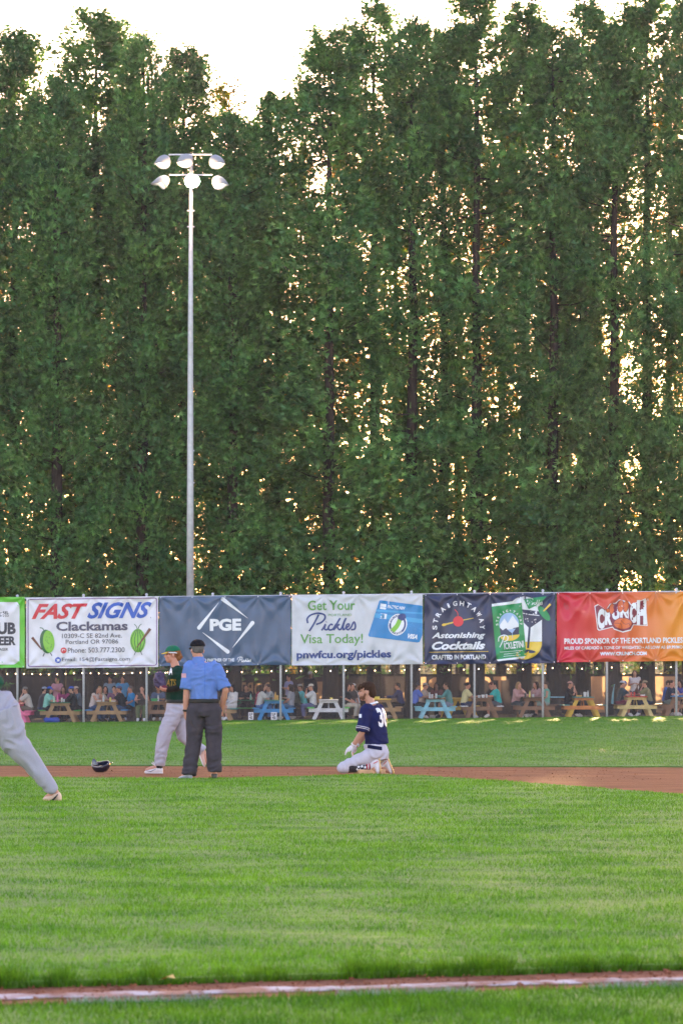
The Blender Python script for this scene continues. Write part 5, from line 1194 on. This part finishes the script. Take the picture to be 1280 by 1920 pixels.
# cleats, soles turned to the right
M_gs = mat('cleat_sole_gold', (.62, .40, .16), .55, .1, 20); M_wc = mat('cleat_upper_white', (.66, .64, .70), .45)
for q, cx, yy in (('L', 706, -.15), ('R', 731, .17)):
    tip = K(cx+5, 1450, yy); heel = K(cx+(2 if q == 'L' else -8), 1419, yy); ax = (tip-heel).normalized(); nn = Vector((ax.z, 0, -ax.x)); nn = nn if nn.x > 0 else -nn; sd_ = Vector((0, 1, 0)); Ln = (tip-heel).length
    Rr = [(heel+ax*Ln*u_-nn*(.030-.01*u_), sd_*w_, nn*h_) for u_, w_, h_ in ((0, .026, .028), (.1, .036, .042), (.35, .038, .052), (.6, .045, .042), (.85, .046, .030), (1, .024, .016))]
    o = link('shoe', fuse([loft(Rr, 14), limb([f.J['an'+q], heel+ax*Ln*.3-nn*.04], [.044, .044])], .008, 2), M_wc, km)
    link('sole', fuse([loft([(heel+ax*Ln*u_+nn*.016, sd_*w_, nn*.013) for u_, w_ in ((-.03, .024), (.1, .038), (.35, .032), (.6, .044), (.85, .050), (1.04, .022))], 12)], .006, 1), M_gs, o)
    bs = MB()
    for u_, v_ in ((.05, .02), (.05, -.02), (.6, .03), (.6, -.03), (.85, .03), (.85, -.03)): p = heel+ax*Ln*u_+nn*.028+sd_*v_; bs.tube([p, p+nn*.014], [.007, .004], n=6)
    link('spike', bs.mesh(), M_gs, o)
    link('shoe_stripe', MB().tube([heel+ax*Ln*.25-nn*.01+Vector((0, -.045, 0)), heel+ax*Ln*.35-nn*.07+Vector((0, -.045, 0))], .006, n=5).mesh(), K_red, o)
    link('lace', MB().tube([heel+ax*Ln*.3-nn*.085+Vector((0, -.03, 0)), heel+ax*Ln*.62-nn*.095+Vector((0, -.03, 0))], .006, n=5).mesh(), M_wc, o)
# second base
sb = link('second_base', fuse([MB().box((0, 0, .04), (.40, .40, .075)).V and (MB().box((0, 0, .04), (.40, .40, .075)).V, MB().box((0, 0, .04), (.40, .40, .075)).F)], .015, 2), mat('base_tan', (.58, .36, .20), .8, .15, 9)); sb.location = (X(688, KYd), KYd+.02, 0); sb.rotation_euler = (0, 0, .35)
tag(sb, 'clay stained second base under the kneeling player', 'base')

# ---- running player cut by the left edge
RY = 31.6; rs_ = F/RY
def Q(px, py, y=0): return Vector(((px-20)/rs_, y, (1508-py)/rs_))
rm = empty('person', (X(20, RY), RY, 0), 'running player in grey trousers, mostly out of frame at the left edge', 'person')
J = dict(hipL=Q(-18, 1330, .10), hipR=Q(5, 1332, -.06), shL=Q(-90, 1215, .2), shR=Q(-78, 1213, -.2), head=Q(-112, 1165), elL=Q(-120, 1265, .25), wrL=Q(-160, 1245, .2), elR=Q(-50, 1262, -.28), wrR=Q(-70, 1300, -.3),
         knL=Q(-85, 1390, .1), anL=Q(-60, 1465, .12), toeL=Q(-85, 1490, .12), knR=Q(44, 1404, -.05), anR=Q(106, 1490, .0), toeR=Q(86, 1497, .05))
f = Fig(J, hf=(-1, .3, .0), hu=(-.25, 0, 1), k=1.12)
link('body', f.body(.012), SK[3], rm); link('jersey', fuse([f.torso(.035, lo=.2, hi=1.12), f.arm('L', .03, .9, end='upper'), f.arm('R', .03, .9, end='upper'), limb([Q(-13, 1297), Q(-30, 1272), Q(-60, 1235)], [.150, .165, .17], round_ends=False)], .014, 3, .010, seed=21), cloth('jersey_green_dark', (.010, .07, .045)), rm)
pp = [ell(Q(-2, 1338, 0), (.215, .19, .235))]
pp.append(limb([Q(2, 1338, -.04), Q(18, 1368, -.05), Q(29, 1394, -.05), Q(60, 1430, -.03), Q(79, 1456, -.02), Q(102, 1486, 0)], [.215, .168, .138, .098, .080, .058], round_ends=False, n=20))
pp.append(limb([Q(-15, 1335, .1), f.J['knL'], f.J['anL']], [.15, .11, .06])); pp.append(loft([(Q(-8, 1325), Vector((.21, 0, .04)), Vector((0, .17, 0))), (Q(-14, 1298), Vector((.185, 0, .0)), Vector((0, .165, 0)))], 20))
pt = fuse(pp, .014, 3, .010, fs=(8, 8, 12), seed=9); link('trousers', pt, cloth('trousers_grey_run', (.37, .36, .43), .04), rm)
c1, c2 = f.cap(.012); link('cap', c1, cloth('cap_green_run', (.012, .14, .075)), rm); link('cap_brim', c2, cloth('brim_gold_run', (.68, .45, .06)), rm)
# trailing shoe: toe on the ground, sole turned back to the right
so = shoe(f, 'R', mat('cleat_beige', (.62, .44, .36), .5), mat('sole_tan', (.50, .30, .18), .6), rm)
link('side_mark', MB().tube([Q(96, 1502, -.040), Q(102, 1499, -.050), Q(110, 1490, -.052)], [.005, .012, .004], n=6).mesh(), M_black, so)
# ---- fallen helmet
hl = empty('batting_helmet', (X(191, 43.4), 43.4, 0), 'glossy black batting helmet lying upturned on the base path', 'helmet'); hs = F/43.4
Rh = Matrix.Rotation(math.radians(200), 3, 'X') @ Matrix.Rotation(math.radians(15), 3, 'Y')
V = []; n_ = 24; m_ = 12
for i in range(m_+1):
    t = i/m_*1.75
    for k in range(n_):
        a = 2*math.pi*k/n_; tt_ = t
        V.append(Rh @ Vector((.125*math.sin(tt_)*math.cos(a), .10*math.sin(tt_)*math.sin(a), .105*math.cos(tt_)-(.03*max(0, -math.cos(a)) if i == m_ else 0)))+Vector((-.01, 0, .100)))
Fc = [(i*n_+k, i*n_+(k+1) % n_, (i+1)*n_+(k+1) % n_, (i+1)*n_+k) for i in range(m_) for k in range(n_)]
M_h = mat('helmet_gloss', (.010, .012, .030), .12, spec=.6, coat=.6)
o = link('shell', mesh(V, Fc), M_h, hl, smooth=True); md = o.modifiers.new('t', 'SOLIDIFY'); md.thickness = .008
link('brim', fuse([loft([(Vector((.08, 0, .12)), Vector((0, .07, 0)), Vector((.0, 0, .012))), (Vector((.13, 0, .135)), Vector((0, .065, 0)), Vector((.0, 0, .008))), (Vector((.165, 0, .135)), Vector((0, .04, 0)), Vector((.0, 0, .006)))], 16)], .006, 1), M_h, hl)
link('ear_flap', fuse([loft([(Vector((-.09, -.085, .10)), Vector((.05, 0, 0)), Vector((0, .012, 0))), (Vector((-.10, -.08, .16)), Vector((.035, 0, 0)), Vector((0, .010, 0))), (Vector((-.105, -.075, .195)), Vector((.015, 0, 0)), Vector((0, .008, 0)))], 14)], .006, 1), M_h, hl)

# ---- crowd prototypes, facing +x; origin on the ground under the seat
def crowd_mesh(pose, sx=1):
    if pose == 'stand' or pose == 'standarm':
        J = dict(hipL=(0, .09, .92), hipR=(0, -.09, .92), shL=(0, .18, 1.42), shR=(0, -.18, 1.42), head=(.02, 0, 1.63), elL=(-.03, .24, 1.14), wrL=(.06, .24, .92), elR=(-.03, -.24, 1.14), wrR=(.06, -.24, .92),
                 knL=(.02, .10, .50), anL=(-.01, .11, .09), toeL=(.12, .12, .04), knR=(.02, -.10, .50), anR=(-.01, -.11, .09), toeR=(.12, -.12, .04))
        if pose == 'standarm': J.update(elL=(.04, .25, 1.16), wrL=(.22, .10, 1.22), elR=(.04, -.25, 1.16), wrR=(.22, -.10, 1.22))
    else:
        ln = {'table': .10, 'chin': .14, 'up': .0, 'clasp': .06, 'lap': -.02}[pose]
        J = dict(hipL=(0, .09, .55), hipR=(0, -.09, .55), shL=(ln, .18, 1.03), shR=(ln, -.18, 1.03), head=(ln+.05, 0, 1.24),
                 knL=(.42, .13, .54), anL=(.38, .12, .12), toeL=(.52, .13, .05), knR=(.42, -.13, .54), anR=(.36, -.12, .12), toeR=(.50, -.13, .05))
        if pose == 'table': J.update(elL=(ln+.18, .24, .82), wrL=(ln+.42, .12, .84), elR=(ln+.18, -.24, .82), wrR=(ln+.42, -.12, .84))
        if pose == 'chin': J.update(elL=(ln+.28, .20, .83), wrL=(ln+.18, .06, 1.05), elR=(ln+.18, -.24, .82), wrR=(ln+.40, -.08, .84))
        if pose == 'up': J.update(elL=(.05, .25, .78), wrL=(.24, .16, .70), elR=(.05, -.25, .78), wrR=(.24, -.16, .70))
        if pose == 'lap': J.update(elL=(.02, .25, .78), wrL=(.26, .10, .66), elR=(.02, -.25, .78), wrR=(.26, -.10, .66))
        if pose == 'clasp': J.update(elL=(ln+.26, .20, .85), wrL=(ln+.22, .03, 1.08), elR=(ln+.26, -.20, .85), wrR=(ln+.22, -.03, 1.08))
    f = Fig(J, hf=(1, 0, -.05), k=1.0); d = {}
    d['body'] = f.body(.019); d['shirt'] = f.shirt(.021, inf=.022, sleeve=.85, lo=.0, fold=.006); d['longshirt'] = f.shirt(.021, inf=.022, sleeve=.85, lo=.0, fold=.006, long_=True)
    d['tank'] = f.shirt(.021, inf=.022, sleeve=0, lo=.0, fold=.006)
    d['pants'] = f.pants(.021, inf=.020, hi=.14, fold=.005); d['shorts'] = f.pants(.021, inf=.022, hi=.14, to=.92, fold=.005)
    for h in ('short', 'long', 'bun'): d['hair_'+h] = f.hair(.016, h)
    d['cap'], d['brim'] = f.cap(.016)
    sp = []
    for q in 'LR': sp += f.foot(q, .012)
    d['shoes'] = fuse(sp, .018, 1); return d
PR = {p: crowd_mesh(p) for p in ('table', 'chin', 'clasp', 'lap', 'stand', 'standarm')}
_cm = {}
def cm(c):
    if c not in _cm: _cm[c] = cloth('fabric_%d' % len(_cm), c)
    return _cm[c]
W_, Kk, Nv = (.62, .62, .66), (.014, .014, .018), (.02, .03, .09)
GRP = 'spectators at the picnic tables'
def person(px, yd, deg, pose, top, topc, bot, botc, hair, hairc, capc, sk, label, z=0.0, sc=1.0):
    x = X(px, yd); o = empty('person', (x, yd, gz(x, yd)+z), label, 'person', GRP, math.radians(deg)); o.scale = (sc, sc, sc); d = PR[pose]
    om(link('body', d['body'], None, o), SK[sk]); om(link({'longshirt': 'shirt', 'tank': 'shirt'}.get(top, top), d[top], None, o), cm(topc)); om(link(bot, d[bot], None, o), cm(botc))
    om(link('hair', d['hair_'+hair], None, o), HR_[hairc]); om(link('shoes', d['shoes'], None, o), cm(W_ if (int(px) % 3) else Kk))
    if capc: om(link('cap', d['cap'], None, o), cm(capc)); om(link('cap_brim', d['brim'], None, o), cm(capc))
R_, L_ = 0, 180
jean = (.035, .07, .16); khaki = (.30, .25, .18)
ppl = [
 (57, 116.0, 190, 'chin', 'shirt', (.52,.48,.46), 'shorts', (.16,.13,.11), 'short','brown', (.2,.2,.2), 0, 'man in off-white tee and grey cap on the pink bench'),
 (77, 116.7, 10, 'table', 'shirt', (.06,.06,.08), 'pants', jean, 'short','black', (.3,.36,.5), 0, 'person in dark shirt and white blue cap behind the woman in mint'),
 (87, 115.8, -10, 'table', 'shirt', (.22,.55,.50), 'pants', Kk, 'long','black', (.02,.10,.62), 0, 'person in mint top and bright blue cap left of the pink bottle'),
 (108, 119.0, 240, 'standarm', 'shirt', (.40,.20,.26), 'pants', Kk, 'short','brown', None, 1, 'person in dusty pink shirt half standing behind the green benched table'),
 (121, 117.4, 262, 'table', 'shirt', (.28,.03,.14), 'pants', (.2,.03,.1), 'long','black', None, 1, 'person in magenta at the far end of the green benched table'),
 (141, 116.0, 170, 'table', 'longshirt', Kk, 'pants', Kk, 'short','black', (.02,.10,.62), 0, 'man in black hooded top and bright blue cap leaning on the table'),
 (149, 117.6, 215, 'table', 'longshirt', (.08,.13,.18), 'pants', Kk, 'short','brown', (.5,.42,.38), 3, 'person with a pale hat behind the man in the black hooded top'),
 (174, 115.9, -25, 'chin', 'tank', (.62,.52,.50), 'pants', jean, 'long','black', None, 3, 'woman in cream tank top and jeans with chin in hand'),
 (184, 117.2, -60, 'table', 'shirt', (.35,.30,.25), 'pants', jean, 'long','blond', None, 0, 'blond woman just behind the woman in the cream tank top'),
 (197, 118.2, -80, 'table', 'shirt', Kk, 'pants', Kk, 'long','brown', None, 3, 'woman in black facing the field at the blue benched table'),
 (207, 121.0, -100, 'stand', 'shirt', (.17,.25,.34), 'pants', Kk, 'short','black', None, 1, 'tall man in grey blue shirt standing behind the blue benched table'),
 (216, 117.6, -95, 'chin', 'shirt', (.20,.10,.19), 'pants', Kk, 'short','brown', None, 0, 'dark haired person in purple shirt facing the field'),
 (230, 120.8, -85, 'stand', 'shirt', (.05,.26,.52), 'pants', Kk, 'short','black', None, 1, 'man in blue shirt standing right of the one in grey blue'),
 (231, 115.8, 175, 'table', 'shirt', Kk, 'pants', jean, 'short','brown', (.08,.09,.22), 3, 'man in black tee and jeans on the right blue bench'),
 (246, 116.6, 200, 'lap', 'shirt', (.03,.28,.62), 'pants', Kk, 'short','grey', None, 3, 'grey haired man in bright turquoise blue patterned shirt'),
 (267, 116.9, -80, 'lap', 'tank', Kk, 'shorts', Kk, 'short','brown', (.05,.03,.04), 3, 'person in black top and dark cap left of the brown table'),
 (268, 115.7, -95, 'chin', 'tank', (.06,.05,.05), 'pants', (.10,.13,.06), 'bun','brown', None, 3, 'child with hand to mouth in front of the person in the dark cap'),
 (298, 118.6, 265, 'table', 'shirt', (.10,.14,.24), 'pants', Kk, 'short','brown', None, 1, 'broad person in slate blue shirt behind the green heap'),
 (437, 115.8, 215, 'lap', 'longshirt', (.62,.60,.63), 'shorts', (.55,.53,.55), 'long','black', None, 3, 'woman with long dark hair in a white jacket right of the umpire'),
 (431, 117.8, 250, 'table', 'shirt', (.12,.2,.28), 'pants', Kk, 'short','brown', (.5,.2,.25), 3, 'person half hidden between the umpire and the woman in white'),
 (462, 120.2, -92, 'table', 'shirt', Kk, 'pants', Kk, 'short','brown', None, 1, 'man in black tee sitting behind the dark green table'),
 (486, 115.8, 5, 'table', 'shirt', (.48,.49,.50), 'pants', (.07,.15,.36), 'long','brown', None, 0, 'woman in pale grey tee and blue jeans on the blue bench'),
 (483, 117.2, -10, 'table', 'shirt', (.30,.03,.08), 'pants', Kk, 'short','black', None, 3, 'man in maroon tee behind the woman in blue jeans'),
 (502, 118.0, -85, 'chin', 'shirt', (.05,.05,.08), 'pants', Kk, 'short','black', (.02,.03,.10), 1, 'person in navy cap at the far end of the blue table'),
 (510, 117.2, 200, 'table', 'longshirt', (.36,.40,.42), 'pants', jean, 'short','brown', None, 1, 'person in pale grey sleeves across the blue table'),
 (545, 115.9, 165, 'lap', 'shirt', (.30,.30,.34), 'pants', (.05,.14,.28), 'long','brown', None, 3, 'woman in grey tee with her hair down, right of the post by the blue table'),
 (542, 120.5, 210, 'standarm', 'shirt', (.26,.26,.44), 'pants', Kk, 'short','black', None, 1, 'person in lilac shirt standing far back by the trunk'),
 (558, 117.0, 200, 'table', 'shirt', (.08,.075,.05), 'pants', Kk, 'long','brown', None, 1, 'person in olive sitting between the grey tee and the teal tee'),
 (571, 117.2, 190, 'chin', 'shirt', (.12,.48,.52), 'pants', Kk, 'short','brown', (.30,.28,.26), 3, 'man in teal tee and tan cap left of the white cap'),
 (588, 115.9, 185, 'clasp', 'shirt', (.62,.62,.66), 'pants', (.09,.10,.22), 'short','grey', (.62,.60,.58), 3, 'man in white tee and white cap left of the white table'),
 (582, 121.6, -100, 'stand', 'longshirt', Kk, 'pants', Kk, 'short','black', (.55,.55,.58), 2, 'tall man in black with a white cap standing against the trunk', .12),
 (651, 115.9, -20, 'lap', 'shirt', Kk, 'pants', (.42,.38,.33), 'long','brown', None, 3, 'woman in black top and cream trousers left of the kneeling player'),
 (659, 117.0, -50, 'lap', 'shirt', (.07,.06,.06), 'pants', Kk, 'long','brown', None, 3, 'girl in dark top beside the woman in cream trousers'),
 (669, 117.6, 180, 'table', 'shirt', (.52,.54,.62), 'pants', Kk, 'short','black', (.55,.55,.62), 1, 'person in white behind the kneeling player'),
 (752, 117.8, 170, 'table', 'longshirt', (.03,.045,.13), 'pants', Kk, 'short','black', None, 1, 'person in navy at the right of the yellow topped table'),
 (776, 115.9, 10, 'table', 'shirt', (.10,.16,.55), 'pants', Kk, 'short','brown', (.05,.05,.06), 1, 'man in royal blue shirt on the left of the light blue table'),
 (790, 117.0, -15, 'table', 'shirt', (.42,.34,.28), 'pants', khaki, 'short','brown', (.35,.33,.30), 3, 'man in beige shirt and tan cap beside the royal blue shirt'),
 (820, 118.0, -110, 'table', 'shirt', (.12,.05,.05), 'pants', Kk, 'long','black', None, 2, 'dark haired woman at the far end of the light blue table'),
 (843, 115.9, 180, 'table', 'longshirt', (.09,.26,.26), 'shorts', (.22,.25,.34), 'short','brown', None, 1, 'man in long sleeved teal top and grey shorts'),
 (869, 115.9, 5, 'table', 'shirt', (.62,.56,.30), 'shorts', Nv, 'bun','black', None, 3, 'person in cream yellow tee and navy shorts'),
 (934, 115.9, 185, 'table', 'shirt', (.02,.42,.42), 'shorts', (.10,.10,.12), 'short','black', None, 3, 'person in turquoise tee on the white edged bench'),
 (927, 117.3, 200, 'table', 'shirt', Kk, 'pants', Kk, 'short','black', (.10,.03,.03), 3, 'man in black tee behind the turquoise tee'),
 (965, 116.0, -45, 'chin', 'longshirt', (.50,.28,.28), 'pants', (.035,.05,.06), 'long','blond', None, 3, 'woman in salmon striped top with her hand at her face'),
 (1023, 115.9, 185, 'lap', 'tank', (.16,.42,.36), 'shorts', (.3,.4,.38), 'bun','brown', None, 0, 'woman in green and white patterned dress by the post'),
 (1009, 116.9, 215, 'table', 'longshirt', (.42,.26,.28), 'pants', Kk, 'long','brown', None, 3, 'woman in dusty rose top leaning at the reddish brown table'),
 (1063, 116.4, -20, 'clasp', 'shirt', Kk, 'pants', Kk, 'short','brown', (.45,.25,.24), 3, 'man in black tee with clasped hands at the teal topped table'),
 (1159, 115.9, 0, 'table', 'shirt', (.025,.05,.07), 'shorts', (.12,.02,.05), 'short','brown', (.52,.56,.68), 3, 'man in dark tee, maroon shorts and white cap'),
 (1162, 117.4, -10, 'table', 'shirt', (.03,.06,.12), 'pants', Kk, 'short','black', (.03,.08,.30), 1, 'person in blue cap behind the man in maroon shorts'),
 (1189, 119.4, -92, 'standarm', 'tank', (.55,.52,.54), 'shorts', (.05,.09,.12), 'long','brown', None, 1, 'woman in white tank top and dark shorts standing behind the red topped table', .02),
 (1217, 115.9, 178, 'chin', 'shirt', (.20,.19,.10), 'pants', Nv, 'short','brown', (.30,.26,.18), 3, 'man in olive tee and tan cap on the right pale yellow bench'),
 (1206, 117.2, 195, 'clasp', 'tank', (.08,.05,.05), 'pants', Kk, 'long','brown', None, 2, 'woman in dark tank top next to the man in olive'),
 (1250, 116.0, -30, 'chin', 'shirt', (.02,.03,.06), 'shorts', (.12,.16,.15), 'short','brown', None, 3, 'man in black tee and grey green shorts near the right edge'),
 (1246, 117.4, -30, 'table', 'longshirt', (.04,.14,.48), 'pants', Kk, 'short','brown', None, 1, 'person in bright blue behind the man in grey green shorts'),
 (1280, 116.6, 215, 'table', 'shirt', (.05,.07,.36), 'pants', Kk, 'long','black', None, 1, 'woman in blue violet shirt cut off by the right edge'),
]
for r in ppl:
    person(r[0], r[1], r[2], r[3], r[4], r[5], r[6], r[7], r[8], r[9], r[10], r[11], r[12], r[13] if len(r) > 13 else 0)
# bat leaning by the white-capped man
bt = link('baseball_bat', MB().tube([(0, 0, 0), (0.02, 0, .35), (.06, 0, .62), (.08, 0, .72)], [.045, .04, .018, .016], n=10).ell((.082, 0, .73), (.026, .026, .012)).mesh(), mat('bat_teal', (.12, .30, .38), .4, .1)); bt.location = (X(1147, 115.7), 115.7, gz(10, 115)+.50)
tag(bt, 'pale blue inflatable style bat standing left of the white capped man', 'bat')
